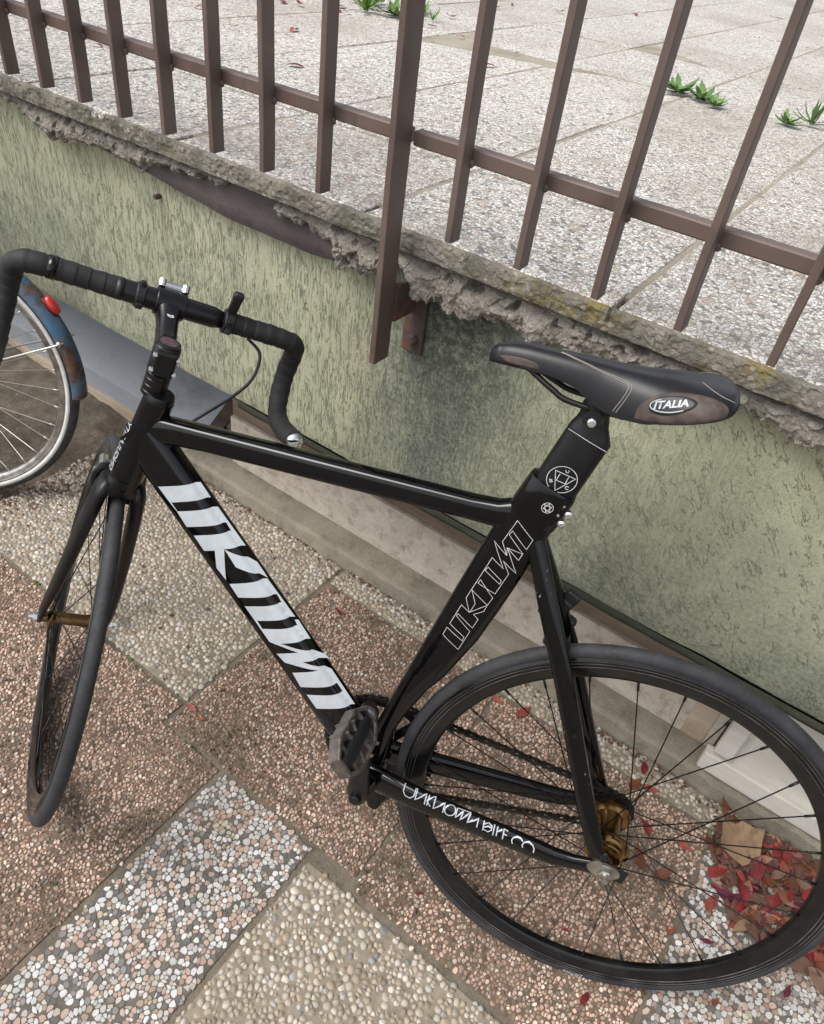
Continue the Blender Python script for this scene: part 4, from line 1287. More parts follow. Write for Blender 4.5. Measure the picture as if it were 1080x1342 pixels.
link('badge_swoosh', g.mesh('badge_swoosh', M_WHITE), saddle)


# --- wheels
def tyre_profile(R0, r0, flat=False):
    return [(R0 + r0 * math.cos(a), r0 * math.sin(a)) for a in [2 * math.pi * k / 20 for k in range(20)]]


def build_wheel(name, M, hubm, flange_r, flange_y, hub_prof, ns=28, a0=math.radians(81.1), parent=None, R0=.3243, r0=.0107, rim_in=.2850, rim_mat=None, tyre_mat=None, spoke_mat=None):
    wh = link(name, None, parent or bike, mw=M)
    link('tyre', G().ring(tyre_profile(R0, r0), 128).mesh('tyre', tyre_mat or M_TYRE, True), wh)
    ro = R0 - r0 * .62
    w_ = .0112 if r0 < .015 else r0 * .92
    prof = [(ro + .004, w_ * .80), (ro, w_), (ro - .001, w_ + .0005), (ro - .0025, w_ * .97), (ro - .010, w_ * .97), (ro - .0115, w_ * .93), (rim_in + .006, w_ * .72), (rim_in + .001, w_ * .45), (rim_in, 0)]
    prof = prof + [(r, -y) for r, y in prof[-2::-1]]
    link('rim', G().ring(prof, 128).mesh('rim', rim_mat or M_RIM, angle=35), wh)
    hub = link('hub', hub_prof.mesh('hub', hubm, angle=35), wh)
    if r0 < .015:
        for sg in (-1, 1):
            wl = G()
            for rr in (ro - .0020, ro - .0062, ro - .0115):
                wl.ring([(rr, sg * (w_ + .0006)), (rr + .0004, sg * (w_ + .0006)), (rr + .0004, sg * (w_ - .001)), (rr, sg * (w_ - .001))], 128)
            link('brake_track_lines', wl.mesh('brake_track_lines', M_RIMLINE), wh, kind='stuff')
    # one spoke mesh, copied
    zero = Vector((0, 0, 0))
    h0 = Vector((flange_r, flange_y, 0))
    lens = None
    spm = None
    for k in range(ns):
        a = a0 + 2 * math.pi * k / ns
        sd_ = 1 if k % 2 == 0 else -1
        lead = 1 if (k // 2) % 2 == 0 else -1
        ha = a + lead * math.radians(62)
        p0 = Vector((flange_r * math.cos(ha), sd_ * (flange_y + lead * .0022), flange_r * math.sin(ha)))
        p1 = Vector((rim_in * math.cos(a), sd_ * .002, rim_in * math.sin(a)))
        d = p1 - p0
        if spm is None:
            l = d.length
            spm = G().lathe([(.00095, -.002), (.00095, l - .014), (.0019, l - .0135), (.0019, l + .002)], 7, axis='Z').mesh('spoke', spoke_mat or M_SPOKE, True)
            l0 = l
        link('spoke', spm, wh, mw=T(p0) @ d.to_track_quat('Z', 'Y').to_matrix().to_4x4() @ Matrix.Diagonal((1, 1, d.length / l0, 1)))
    return wh, hub


hp = G().lathe([(.012, -.052), (.012, -.044), (.0165, -.043), (.0165, -.036), (.0285, -.0324), (.0330, -.0318), (.0330, -.0298), (.0285, -.0292), (.0215, -.025), (.0185, -.012), (.0185, .012), (.0215, .025), (.0285, .0292), (.0330, .0298), (.0330, .0318), (.0285, .0324), (.0225, .036), (.0215, .042), (.0195, .043), (.0195, .050), (.015, .051), (.010, .052), (.0085, .058)], 40)
wheel_r, hubr = build_wheel('wheel', T(L(0, 0)), M_GOLD, .0302, .0308, hp)
hol = G()
for k in range(7):
    a = 2 * math.pi * k / 7
    for sy in (-1, 1):
        M = Ry(a) @ T(Vector((.0243, sy * .0312, 0)))
        hol.lathe([(.0056, -.0024), (.0056, .0024)], 12, M @ Matrix.Diagonal((.75, 1, 1.6, 1)))
link('hole_shade_discs', hol.mesh('hole_shade_discs', M_CHAIN), hubr, kind='stuff')  # solid dark discs, the shade inside the flange cutouts put into colour
spk = G()
for k in range(16):
    a = 2 * math.pi * k / 16
    spk.box((.0060, .003, .0048), Ry(a) @ T(Vector((.0345, -.0455, 0))), .001)
spk.lathe([(.019, -.047), (.0325, -.0468), (.0325, -.044), (.019, -.0438)], 32)
link('sprocket', spk.mesh('sprocket', M_CHAIN), wheel_r)
text_mesh('ZAFFIRO', .0085, lambda x, y: Vector((math.cos(math.radians(-97) + x / .322) * (.3225 + y), .0128 - abs(y) * .12, math.sin(math.radians(-97) + x / .322) * (.3225 + y))), 'tyre_lettering', M_LINE, wheel_r)

# --- steering group
DEL = math.radians(54.5)
cD, sD = math.cos(DEL), math.sin(DEL)
SM = Matrix.Identity(4)
for i, col in enumerate([(.9597 * cD, -sD, .281 * cD), (.9597 * sD, cD, .281 * sD), (-.281, 0, .9597)]):
    for j in range(3):
        SM[j][i] = col[j]
SM.translation = L(.7915, .478)


def spart(name, me, parent=None):
    if parent is None:
        return link(name, me, bike, mw=SM)
    return link(name, me, parent)


def S(fwd, lat, up): return Vector((fwd, -lat, up))


hpf = G().lathe([(.006, -.056), (.009, -.050), (.009, -.043), (.0125, -.042), (.0195, -.040), (.0215, -.0385), (.0215, -.035), (.0185, -.034), (.0125, -.030), (.0105, -.015), (.0105, .015), (.0125, .030), (.0185, .034), (.0215, .035), (.0215, .0385), (.0195, .040), (.0125, .042), (.009, .043), (.009, .050), (.006, .056)], 32)
wheel_f, hubf = build_wheel('wheel', SM @ T(S(.0414, 0, -.5105)), M_BRONZE, .0195, .0365, hpf, a0=.3)
fk = G()
fk.loft([(S(-.002, 0, -.142), Vector((.0225, 0, 0)), Vector((0, .0215, 0)), 2.2), (S(-.001, 0, -.156), Vector((.0225, 0, 0)), Vector((0, .026, 0)), 2.5), (S(0, 0, -.168), Vector((.0215, 0, 0)), Vector((0, .0335, 0)), 3.0), (S(.001, 0, -.174), Vector((.019, 0, 0)), Vector((0, .034, 0)), 3.4)], 28)
fork = spart('fork_crown', fk.mesh('fork_crown', M_SATIN, angle=40))
for sg in (-1, 1):
    b = G().loft([(S(.001, sg * .0220, -.152), Vector((.0190, 0, 0)), Vector((0, .009, 0)), 2.4), (S(.001, sg * .0275, -.176), Vector((.0235, 0, 0)), Vector((0, .0112, 0)), 2.4), (S(.001, sg * .0315, -.215), Vector((.0250, 0, 0)), Vector((0, .0112, 0)), 2.4), (S(.004, sg * .0390, -.30), Vector((.0225, 0, 0)), Vector((0, .0105, 0)), 2.4),
                  (S(.014, sg * .0470, -.40), Vector((.0185, 0, 0)), Vector((0, .0090, 0)), 2.4), (S(.028, sg * .0535, -.468), Vector((.0125, 0, 0)), Vector((0, .0065, 0)), 2.4), (S(.038, sg * .0545, -.500), Vector((.0115, 0, 0)), Vector((0, .0055, 0)), 2.4), (S(.042, sg * .0545, -.518), Vector((.009, 0, 0)), Vector((0, .0045, 0)), 2.4)], 20)
    bl = spart('fork_blade', b.mesh('fork_blade', M_SATIN, True))
    link('axle_nut', G().lathe([(.0085, -.003), (.0085, .004), (.0048, .005), (.0048, .012)], 6, T(S(.0414, sg * .0605, -.5105)) @ Rz(0 if sg < 0 else math.pi)).mesh('axle_nut', M_ALU), bl)
part('headset_cup', G().tube([L(HB[0], HB[1]) - Vector((-.281, 0, .9597)) * .001, L(HB[0], HB[1]) + Vector((-.281, 0, .9597)) * .006, L(HB[0], HB[1]) + Vector((-.281, 0, .9597)) * .010], [.0205, .0205, .0188], 28).mesh('headset_cup', M_BLACKMETAL, angle=35))
part('headset_cup', G().tube([L(.8362, .3235), L(.8345, .3285)], [.0238, .0245], 28).mesh('headset_cup', M_BLACKMETAL, angle=35))
for k, (z0, z1, r_) in enumerate([(.006, .0135, .0172), (.014, .0235, .0170), (.024, .0335, .0170), (.034, .0425, .0172)]):
    spart('spacer', G().lathe([(r_ - .0008, z0), (r_, z0 + .0008), (r_, z1 - .0008), (r_ - .0008, z1)], 28, axis='Z').mesh('spacer', M_BLACKMETAL, angle=35))
st = G()
st.lathe([(.0165, .043), (.0182, .045), (.0182, .083), (.0165, .0855)], 28, axis='Z')
st.loft([(S(.008, 0, .064), Vector((0, 0, .0155)), Vector((0, .0150, 0)), 2.6), (S(.035, 0, .0735), Vector((-.005, 0, .0150)), Vector((0, .0142, 0)), 2.6), (S(.065, 0, .0835), Vector((-.005, 0, .0150)), Vector((0, .0145, 0)), 2.6), (S(.083, 0, .0935), Vector((-.004, 0, .0165)), Vector((0, .0185, 0)), 3)], 24)
st.lathe([(.0192, -.0205), (.0200, -.0195), (.0200, .0195), (.0192, .0205)], 28, T(S(.095, 0, .10)))
stem = spart('stem', st.mesh('stem', M_BLACKMETAL, angle=35))
link('top_cap', G().lathe([(.0155, .0855), (.0165, .0862), (.0160, .0885), (.009, .0893)], 28, axis='Z').mesh('top_cap', M_BLACKMETAL, angle=35), stem)
link('cap_ring', G().lathe([(.0125, .0889), (.0125, .0898), (.0065, .0902)], 24, axis='Z').mesh('cap_ring', simple('worn_cap_print', (0.075, 0.04, 0.045), .4, nz=.6, nscale=90, dirt=(.45, .36, .36), dirtamt=.8)), stem)
link('stem_pocket', G().box((.012, .017, .004), T(S(.029, 0, .0865)) @ Ry(-.32), .002).mesh('stem_pocket', M_CHAIN), stem)
bl = G()
for zz in (.0525, .0755):
    bl.lathe([(.0024, -.0178), (.0034, -.0172), (.0034, -.012), (.0034, .012), (.0034, .0172), (.0024, .0178)], 10, T(S(-.0185, 0, zz)))
link('steerer_bolts', bl.mesh('steerer_bolts', M_ALU), stem)
link('steerer_pinch', G().box((.012, .029, .038), T(S(-.0165, 0, .064)), .004).mesh('steerer_pinch', M_BLACKMETAL), stem)
fb = G()
for sy in (-1, 1):
    for dz in (-.0165, .0165):
        fb.lathe([(.0040, -.007), (.0054, -.006), (.0054, .004), (.0038, .0052)], 10, T(S(.106 if dz > 0 else .112, sy * .0165, .1035 + dz * 1.25)) @ Rz(math.pi / 2 * -1) @ (Rx(.9) if dz > 0 else Rx(0)))
link("faceplate_bolts", fb.mesh("faceplate_bolts", M_ALU), stem, kind="stuff")
link('faceplate', G().box((.015, .034, .032), T(S(.1105, 0, .1075)) @ Ry(.2), .004).mesh('faceplate', M_ALU), stem)
text_mesh('e', .0155, lambda x, y: S(.062 + y * 1.0, x * 1.35, .0995 + y * .33), 'stem_lettering', M_LINE, stem, .03)


def bar_path():
    h = [(.095, 0, .10), (.095, .05, .10), (.095, .10, .10), (.0955, .150, .10), (.0965, .176, .0985), (.101, .192, .093), (.109, .200, .079), (.113, .2015, .058), (.111, .2015, .034), (.101, .202, .008), (.084, .202, -.010), (.058, .202, -.018), (.022, .202, -.012), (-.012, .202, .000), (-.045, .202, .012)]
    return h
BP = bar_path()
rt = catmull([S(*p) for p in BP], 8)
full = [Vector((p.x, -p.y, p.z)) for p in rt[:0:-1]] + rt
bar = spart('handlebar', G().tube(full, .0122, 20, up=(1, 0, 0)).mesh('handlebar', M_BLACKMETAL, True))
link('bar_bulge', G().tube([S(.095, -.075, .10), S(.095, -.062, .10), S(.095, -.02, .10), S(.095, .02, .10), S(.095, .062, .10), S(.095, .075, .10)], [.0125, .0155, .0158, .0158, .0155, .0125], 24, up=(1, 0, 0)).mesh('bar_bulge', M_BLACKMETAL, True), bar)
for sg in (-1, 1):
    # tape wound round the bar: a slightly stepped tube
    src = [p for p in rt if (abs(p.y) > .082 or p.z < .09)] if sg > 0 else [p for p in rt if (abs(p.y) > .068 or p.z < .09)]
    pts, acc = [], []
    dist = 0.0
    dense = []
    for a, b in zip(src[:-1], src[1:]):
        k = max(1, int((b - a).length / .002))
        dense += [a + (b - a) * (i / k) for i in range(k)]
    dense.append(src[-1])
    rr, dd = [], 0.0
    for i, p in enumerate(dense):
        if i:
            dd += (p - dense[i - 1]).length
        fz = (dd / .019) % 1.0
        rr.append(.0146 + .0012 * (1 - fz) + (.0003 * math.sin(dd * 130)))
    if sg < 0:
        dense = [Vector((p.x, -p.y, p.z)) for p in dense]
    link('bar_tape', G().tube(dense, rr, 20, up=(1, 0, 0)).mesh('bar_tape', M_TAPE, angle=28), bar)
    e0, e1 = dense[-2], dense[-1]
    d = (e1 - e0).normalized()
    link('bar_end_plug', G().tube([e1 - d * .001, e1 + d * .003, e1 + d * .007, e1 + d * .009], [.0128, .0130, .0105, .005], 20).mesh('bar_end_plug', M_RUBBERCAP, True), bar)
# finishing bands, lamp strap and computer clamp
link('tape_band', G().tube([S(.0955, -.160, .10), S(.0955, -.149, .10)], .0166, 20).mesh('tape_band', M_FRAME, True), bar)
link('tape_band', G().tube([S(.095, -.074, .10), S(.095, -.064, .10)], .0160, 20).mesh('tape_band', M_PLASTIC, True), bar)
cc = G().tube([S(.095, -.048, .10), S(.095, -.0465, .10), S(.095, -.0365, .10), S(.095, -.035, .10)], [.0170, .0185, .0185, .0170], 20).box((.012, .010, .009), T(S(.079, -.0415, .092)), .002).box((.008, .008, .012), T(S(.090, -.0415, .118)), .002)
link('computer_clamp', cc.mesh('computer_clamp', M_PLASTIC), bar)
lm_ = G().tube([S(.095, .077, .10), S(.095, .0785, .10), S(.095, .0905, .10), S(.095, .092, .10)], [.0165, .0185, .0185, .0165], 20)
lm_.box((.011, .0145, .034), T(S(.090, .0845, .128)) @ Ry(-.25), .004).box((.013, .0165, .014), T(S(.086, .0845, .146)) @ Ry(-.35), .005)
lm_.box((.006, .0085, .010), T(S(.078, .0845, .093)) @ Ry(.4), .0015).box((.006, .0085, .008), T(S(.0775, .0845, .106)) @ Ry(-.3), .0015)
link('lamp_strap', lm_.mesh('lamp_strap', M_PLASTIC), bar)

# front brake and its cable
bk = G()
bk.lathe([(.007, .018), (.007, .050)], 12, T(S(0, 0, -.165)), axis='X')
for sg in (-1, 1):
    arm = catmull([S(.042, sg * -.006, -.150), S(.044, sg * .018, -.158), S(.044, sg * .033, -.176), S(.044, sg * .034, -.200), S(.044, sg * .026, -.218)], 5)
    bk.tube(arm, [.0075] * 8 + [.006] * (len(arm) - 8), 8)
    bk.box((.038, .009, .011), T(S(.044, sg * .019, -.214)), .002)
brk = spart('front_brake', bk.mesh('front_brake', M_BLACKMETAL, angle=40))
link('brake_bolt', G().lathe([(.0065, .050), (.0065, .055), (.004, .0565)], 12, T(S(0, 0, -.165)), axis='X').lathe([(.005, .036), (.005, .058)], 10, T(S(0, -.029, -.160)) @ Matrix.Diagonal((1, 1.35, 1.35, 1)), axis='X').lathe([(.006, .046), (.006, .060)], 10, T(S(0, .010, -.150)), axis='X').box((.014, .006, .014), T(S(.050, -.037, -.185)), .003).mesh('brake_bolt', M_ALU), brk)
cab = catmull([S(.086, .118, .088), S(.078, .140, .075), S(.068, .1435, .055), S(.060, .138, .030), S(.058, .120, -.002), S(.060, .094, -.040), S(.060, .062, -.085), S(.058, .034, -.125), S(.050, .028, -.150)], 8)
spart('brake_cable', G().tube(cab, .0026, 8).mesh('brake_cable', M_PLASTIC, True))

# --- drive train
BB = (.374, -.040)
cr_ = G()
nt = 48
prof = []
for k in range(nt * 4):
    a = 2 * math.pi * k / (nt * 4)
    prof.append((.0985 if k % 4 in (0, 1) else .0935, a))
ring_v, ring_f = [], []
m = len(prof)
for y in (-.0018, .0018):
    ring_v += [(r_ * math.cos(a), y, r_ * math.sin(a)) for r_, a in prof]
    ring_v += [(.082 * math.cos(a), y, .082 * math.sin(a)) for _, a in prof]
for k in range(m):
    j = (k + 1) % m
    ring_f += [(k, j, m + j, m + k), (2 * m + k, 3 * m + k, 3 * m + j, 2 * m + j), (k, 2 * m + k, 2 * m + j, j), (m + k, m + j, 3 * m + j, 3 * m + k)]
MB = T(L(BB[0], BB[1], .044))
cr_.add(ring_v, ring_f, MB)
for k in range(5):
    cr_.box((.060, .005, .016), MB @ Ry(2 * math.pi * k / 5 + .3) @ T(Vector((.055, -.002, 0))), .002)
cr_.lathe([(.030, -.006), (.030, .003)], 28, MB)
part('chainring', cr_.mesh('chainring', M_BLACKMETAL))
for sg, ce in ((-1, (.381, .138)), (1, (.367, -.210))):
    # crank arm: inner end on the axle, outer end at the pedal
    d = Vector((ce[0] - BB[0], ce[1] - BB[1])).normalized()
    px = (d.y, -d.x)
    secs = []
    for t, a, b, n in ((-.10, .011, .008, .062), (0, .0185, .012, .062), (.10, .0165, .0115, .064), (.35, .0130, .0085, .067), (.75, .0120, .0075, .071), (.93, .0140, .0080, .0735), (1.0, .0145, .008, .074), (1.07, .009, .006, .074)):
        secs.append(sec2(BB[0] + (ce[0] - BB[0]) * t, BB[1] + (ce[1] - BB[1]) * t, sg * n, px, a, b, 2.6))
    ck = part('crank', G().loft(secs, 20).mesh('crank', M_SATIN, angle=40))
    link('crank_bolt', G().lathe([(.0095, -.003), (.0095, .003), (.006, .0045)], 16, T(L(BB[0], BB[1], sg * .077)) @ Rz(0 if sg < 0 else math.pi)).mesh('crank_bolt', M_BLACKMETAL), ck)
    link('pedal_boss', G().lathe([(.0135, -.0035), (.0145, -.002), (.0145, .004), (.012, .006)], 24, T(L(ce[0], ce[1], sg * .083)) @ Rz(0 if sg < 0 else math.pi)).mesh('pedal_boss', simple('worn_grey_alloy', (.10, .10, .105), .4, .6, nz=.4) if sg < 0 else M_SATIN), ck)
    # pedal
    dx = Vector((-.66, 0, -.75)) if sg < 0 else Vector((-.80, 0, -.60))
    PM = Matrix.Identity(4)
    zz = dx.cross(Vector((0, 1, 0)))
    for j in range(3):
        PM[j][0], PM[j][1], PM[j][2] = dx[j], (0, 1, 0)[j], zz[j]
    PM.translation = L(ce[0], ce[1], sg * .137)
    pd = part('pedal', None)
    pd.matrix_local = PM @ Matrix.Diagonal((.80, 1, 1, 1))
    out = [(-.034, -.028), (-.017, -.050), (.017, -.050), (.034, -.028), (.034, .028), (.017, .050), (-.017, .050), (-.034, .028)]
    cg = G()
    def beam(a, b, w_, h_, ga=cg):
        a, b = Vector((*a, 0)), Vector((*b, 0))
        dd = b - a
        ga.box((dd.length + w_ * .7, w_, h_), T((a + b) / 2) @ Rz(math.atan2(dd.y, dd.x)), .0018)
    for i in range(8):
        beam(out[i], out[(i + 1) % 8], .0068, .019)
    for yy in (-.040, .040):
        beam((-.026, yy * .8), (.026, yy * .8), .006, .017)
    beam((-.031, -.012), (-.014, -.008), .006, .018); beam((-.031, .012), (-.014, .008), .006, .018)
    beam((.031, -.012), (.014, -.008), .006, .018); beam((.031, .012), (.014, .008), .006, .018)
    for i in range(4):
        for s2 in (-1, 1):
            x_, y_ = (-.033, -.016 + i * .011) if i % 2 else (.034, -.022 + i * .012)
            cg.box((.004, .004, .006), T(Vector((x_, y_, s2 * .0135))), .001)
    link('cage', cg.mesh('cage', M_PEDAL), pd)
    link('pedal_body', G().loft([(Vector((0, -.046, 0)), Vector((.010, 0, 0)), Vector((0, 0, .009)), 2.6), (Vector((0, -.030, 0)), Vector((.0145, 0, 0)), Vector((0, 0, .0115)), 3), (Vector((0, .030, 0)), Vector((.0145, 0, 0)), Vector((0, 0, .0115)), 3), (Vector((0, .046, 0)), Vector((.010, 0, 0)), Vector((0, 0, .009)), 2.6)], 20).mesh('pedal_body', M_PLASTIC, angle=40), pd)
    link('pedal_axle', G().lathe([(.0062, -.056 * -sg), (.0062, .046 * -sg)], 14).mesh('pedal_axle', M_STEEL), pd)
    for xx in (() if sg < 0 else (-.0375, .0385)):
        link('reflector', G().box((.004, .046, .014), T(Vector((xx, 0, 0))), .001).mesh('reflector', simple('amber_reflector', (.20, .075, .02), .3, coat=.5)), pd)
# chain
R1, R2 = .0955, .0345
c1, c2 = Vector((BB[0], BB[1])), Vector((0, 0))
dv = c2 - c1
D_ = dv.length
base = math.atan2(dv.y, dv.x)
ph = math.acos((R1 - R2) / D_)
path = []
aT, aB = base - ph, base + ph            # tangent angles (upper, lower) on both circles
p_up = lambda c, R, a: c + Vector((math.cos(a), math.sin(a))) * R
def arc(c, R, a, b, n): return [p_up(c, R, a + (b - a) * i / n) for i in range(n + 1)]
path += arc(c1, R1, aT, aB - 2 * math.pi, 40)
path += arc(c2, R2, aB, aT, 14)
path.append(path[0])
# resample every half inch
Lc = [0]
for a, b in zip(path[:-1], path[1:]):
    Lc.append(Lc[-1] + (b - a).length)
nl = int(round(Lc[-1] / .0127))
cp = []
for i in range(nl):
    s_ = Lc[-1] * i / nl
    j = int(np.searchsorted(Lc, s_, 'right')) - 1
    j = min(j, len(path) - 2)
    t = (s_ - Lc[j]) / max(1e-9, Lc[j + 1] - Lc[j])
    cp.append(path[j] + (path[j + 1] - path[j]) * t)
ch = G()
for i in range(nl):
    a, b = cp[i], cp[(i + 1) % nl]
    mid = (a + b) / 2
    an = math.atan2(b.y - a.y, b.x - a.x)
    wy = .0040 if i % 2 else .0030
    for sy in (-1, 1):
        ch.box((.0127, .0011, .0056), T(L(mid.x, mid.y, .0445 + sy * wy)) @ Ry(-an), .0)
        for e_ in (a, b):
            ch.lathe([(.0043, -.0006), (.0043, .0006)], 8, T(L(e_.x, e_.y, .0445 + sy * wy)))
    ch.lathe([(.0039, -.0028), (.0039, .0028)], 7, T(L(a.x, a.y, .0445)))
part('chain', ch.mesh('chain', M_CHAIN), kind='stuff')

# ================================================================== THE OLD BLUE BICYCLE (only its rear wheel shows)
def mat_blue():
    q = NT('rusty_blue_enamel')
    P = q.pos(obj=True)
    f = q.noise(P, 11, 6, 0.7)
    c = q.mix(q.ramp(q.noise(P, 30, 4), [(0.3, 0.0), (0.7, 1.0)]), (0.045, 0.115, 0.20), (0.085, 0.18, 0.28))
    r = q.ramp(f, [(0.46, 0.0), (0.58, 1.0)])
    rc = q.ramp(q.noise(P, 70, 5), [(0.3, (0.05, 0.035, 0.03)), (0.6, (0.14, 0.075, 0.045)), (0.8, (0.16, 0.13, 0.11))])
    c = q.mix(r, c, rc)
    return q.out(Base_Color=c, Roughness=q.ramp(r, [(0, 0.3), (1, 0.75)]), Normal=q.bump(f, 0.2, 0.001))


M_BLUE = mat_blue()
M_CHROME = simple('dull_chrome', (0.46, 0.44, 0.41), 0.36, 1.0, nz=0.3, dirt=(0.14, 0.11, 0.085), dirtamt=0.8)
M_OLDTYRE = simple('old_tyre', (0.03, 0.03, 0.03), 0.75, nz=0.5, dirt=(0.10, 0.09, 0.08), dirtamt=0.5)
M_WHITEBAND = simple('white_sidewall', (0.62, 0.61, 0.59), 0.6, nz=0.1, nscale=40, dirt=(0.3, 0.28, 0.26), dirtamt=0.5)
M_RED = simple('red_reflector', (0.50, 0.018, 0.012), 0.25, coat=0.5)
M_GSPOKE = simple('galvanised_spoke', (0.55, 0.54, 0.52), 0.4, 0.9)
old = link('old_bicycle', None, label='old blue bicycle with rusty mudguard and red rear reflector parked by the wall', cat='bicycle')
n0v = Vector((-0.55619157, 0.82047429, -0.13218501))
ox = Vector((-0.828, -0.561, 0)).normalized()
oy = -n0v
ox = (ox - oy * ox.dot(oy)).normalized()
oz = ox.cross(oy)
om = Matrix.Identity(4)
for i in range(3):
    om[i][0], om[i][1], om[i][2] = ox[i], oy[i], oz[i]
om.translation = Vector((-1.75135, 0.66232, 0.34015)) - oz * 0.343
old.matrix_world = om
def O(x, y, z): return Vector((x, y, z + 0.343))
ohub = G().lathe([(.005, -.068), (.005, -.05), (.016, -.048), (.0205, -.034), (.0205, -.031), (.014, -.028), (.014, .028), (.0205, .031), (.0205, .034), (.016, .048), (.005, .05), (.005, .068)], 24)
for k, xx in enumerate((0.0, 1.04)):
    wh, _h = build_wheel('wheel', T(O(xx, 0, 0)), M_CHROME, .018, .032, ohub, ns=36, a0=.05, parent=old, R0=.325, r0=.018, rim_in=.2960, rim_mat=M_CHROME, tyre_mat=M_OLDTYRE, spoke_mat=M_GSPOKE)
    for sg in (-1, 1):
        link('white_band', G().ring([(.3275, sg * .0185), (.3275, sg * .0179), (.3165, sg * .0162), (.3165, sg * .0168)], 96).mesh('white_band', M_WHITEBAND, True), wh)
    a0_, a1_ = (math.radians(28), math.radians(184)) if k == 0 else (math.radians(20), math.radians(170))
    vs, fs = [], []
    prof = [(.338, .027), (.3465, .0265), (.3545, .022), (.3595, .012), (.361, 0), (.3595, -.012), (.3545, -.022), (.3465, -.0265), (.338, -.027)]
    prof2 = [(r - .0015, y * .95) for r, y in prof[::-1]]
    pr = prof + prof2
    n = 60
    for i in range(n + 1):
        a = a0_ + (a1_ - a0_) * i / n
        vs += [(r * math.cos(a), y, r * math.sin(a)) for r, y in pr]
    m = len(pr)
    for i in range(n):
        for j in range(m):
            fs.append((i * m + j, i * m + (j + 1) % m, (i + 1) * m + (j + 1) % m, (i + 1) * m + j))
    fs += [tuple(range(m)), tuple(range(n * m, n * m + m))[::-1]]
    g = G(); g.v, g.f = vs, fs
    mg = link('mudguard', g.mesh('mudguard', M_BLUE, angle=40), old, mw=T(O(xx, 0, 0)))
    for sg in (-1, 1):
        a = math.radians(160)
        link('mudguard_stay', G().tube([(math.cos(a) * .357, sg * .028, math.sin(a) * .357), (math.cos(a) * .335, sg * .036, math.sin(a) * .335), (0, sg * .060, 0)], .0026, 8).lathe([(.006, -.004), (.006, .004)], 8, T(Vector((math.cos(a) * .345, sg * .030, math.sin(a) * .345)))).mesh('mudguard_stay', M_GSPOKE, True), mg)
    if k == 0:
        a = math.radians(147)
        link('rear_reflector', G().lathe([(.012, 0), (.0215, .004), (.0225, .012), (.020, .020), (.010, .024)], 24, T(Vector((math.cos(a) * .358, 0, math.sin(a) * .358))) @ Ry(-a) @ Matrix.Diagonal((.8, .58, 1.05, 1)), axis='X').mesh('rear_reflector', M_RED, True), mg)
        link('reflector_cup', G().lathe([(.016, -.003), (.0245, -.001), (.0245, .006), (.016, .008)], 24, T(Vector((math.cos(a) * .357, 0, math.sin(a) * .357))) @ Ry(-a) @ Matrix.Diagonal((.8, .58, 1.05, 1)), axis='X').mesh('reflector_cup', M_PLASTIC, True), mg)
def otube(name, pts, r, mat=M_BLUE): return link(name, G().tube([O(*p) for p in pts], r, 14).mesh(name, mat, True), old)
otube('seat_tube', [(.45, 0, -.05), (.28, 0, .50)], .015)
otube('top_tube', [(.30, 0, .45), (.90, 0, .50)], .014)
otube('down_tube', [(.45, 0, -.05), (.93, 0, .40)], .016)
otube('head_tube', [(.885, 0, .56), (.94, 0, .38)], .018)
for sg in (-1, 1):
    otube('chain_stay', [(0, sg * .062, 0), (.42, sg * .03, -.05)], .010)
    otube('seat_stay', [(0, sg * .062, 0), (.29, sg * .02, .46)], .008)
    otube('fork_blade', [(.945, sg * .03, .36), (.99, sg * .05, .15), (1.04, sg * .055, 0)], .011)
otube('handlebar', catmull([(.72, -.28, .62), (.85, -.26, .68), (.90, -.10, .66), (.90, .10, .66), (.85, .26, .68), (.72, .28, .62)], 6), .011, M_CHROME)
otube('stem', [(.885, 0, .56), (.86, 0, .66), (.90, 0, .665)], .012, M_CHROME)
otube('seat_post', [(.28, 0, .50), (.25, 0, .60)], .0125, M_CHROME)
link('saddle', G().loft([(O(.14, 0, .615), Vector((0, .085, 0)), Vector((0, 0, .025)), 2.4), (O(.20, 0, .62), Vector((0, .095, 0)), Vector((0, 0, .03)), 2.4), (O(.28, 0, .62), Vector((0, .05, 0)), Vector((0, 0, .025)), 2.4), (O(.40, 0, .615), Vector((0, .02, 0)), Vector((0, 0, .016)), 2.4)], 20).mesh('saddle', M_SADDLE, True), old)

# ================================================================== LEAVES AND WEEDS
def leaf_mesh(name, ln, wd, mat, curl=.3, fold=.3, seed=0, lobed=False):
    r = random.Random(seed)
    n = 7
    vs, fs = [], []
    tw = r.uniform(-.5, .5)
    for i in range(n + 1):
        t = i / n
        x = (t - .5) * ln
        w_ = wd * .5 * math.sin(math.pi * min(1, t * 1.02 + .0)) ** .8 * (1.15 - .4 * t)
        if lobed:
            w_ *= 1 + .16 * math.sin(t * 15 + seed)
        z0 = curl * ln * ((t - .5) ** 2) * 1.5
        y0 = .05 * ln * math.sin(t * 3 + seed)
        for s_, k in ((-1, 1), (-.5, .45), (0, 0), (.5, .45), (1, 1)):
            tt = tw * (t - .5)
            yy, zz = s_ * w_, fold * w_ * k + r.uniform(-1, 1) * wd * .03
            vs.append((x, y0 + yy * math.cos(tt) - zz * math.sin(tt), z0 + yy * math.sin(tt) + zz * math.cos(tt)))
    for i in range(n):
        for j in range(4):
            a = i * 5 + j
            fs.append((a, a + 1, a + 6, a + 5))
    me = mesh(name, vs, fs, mat, True)
    return me


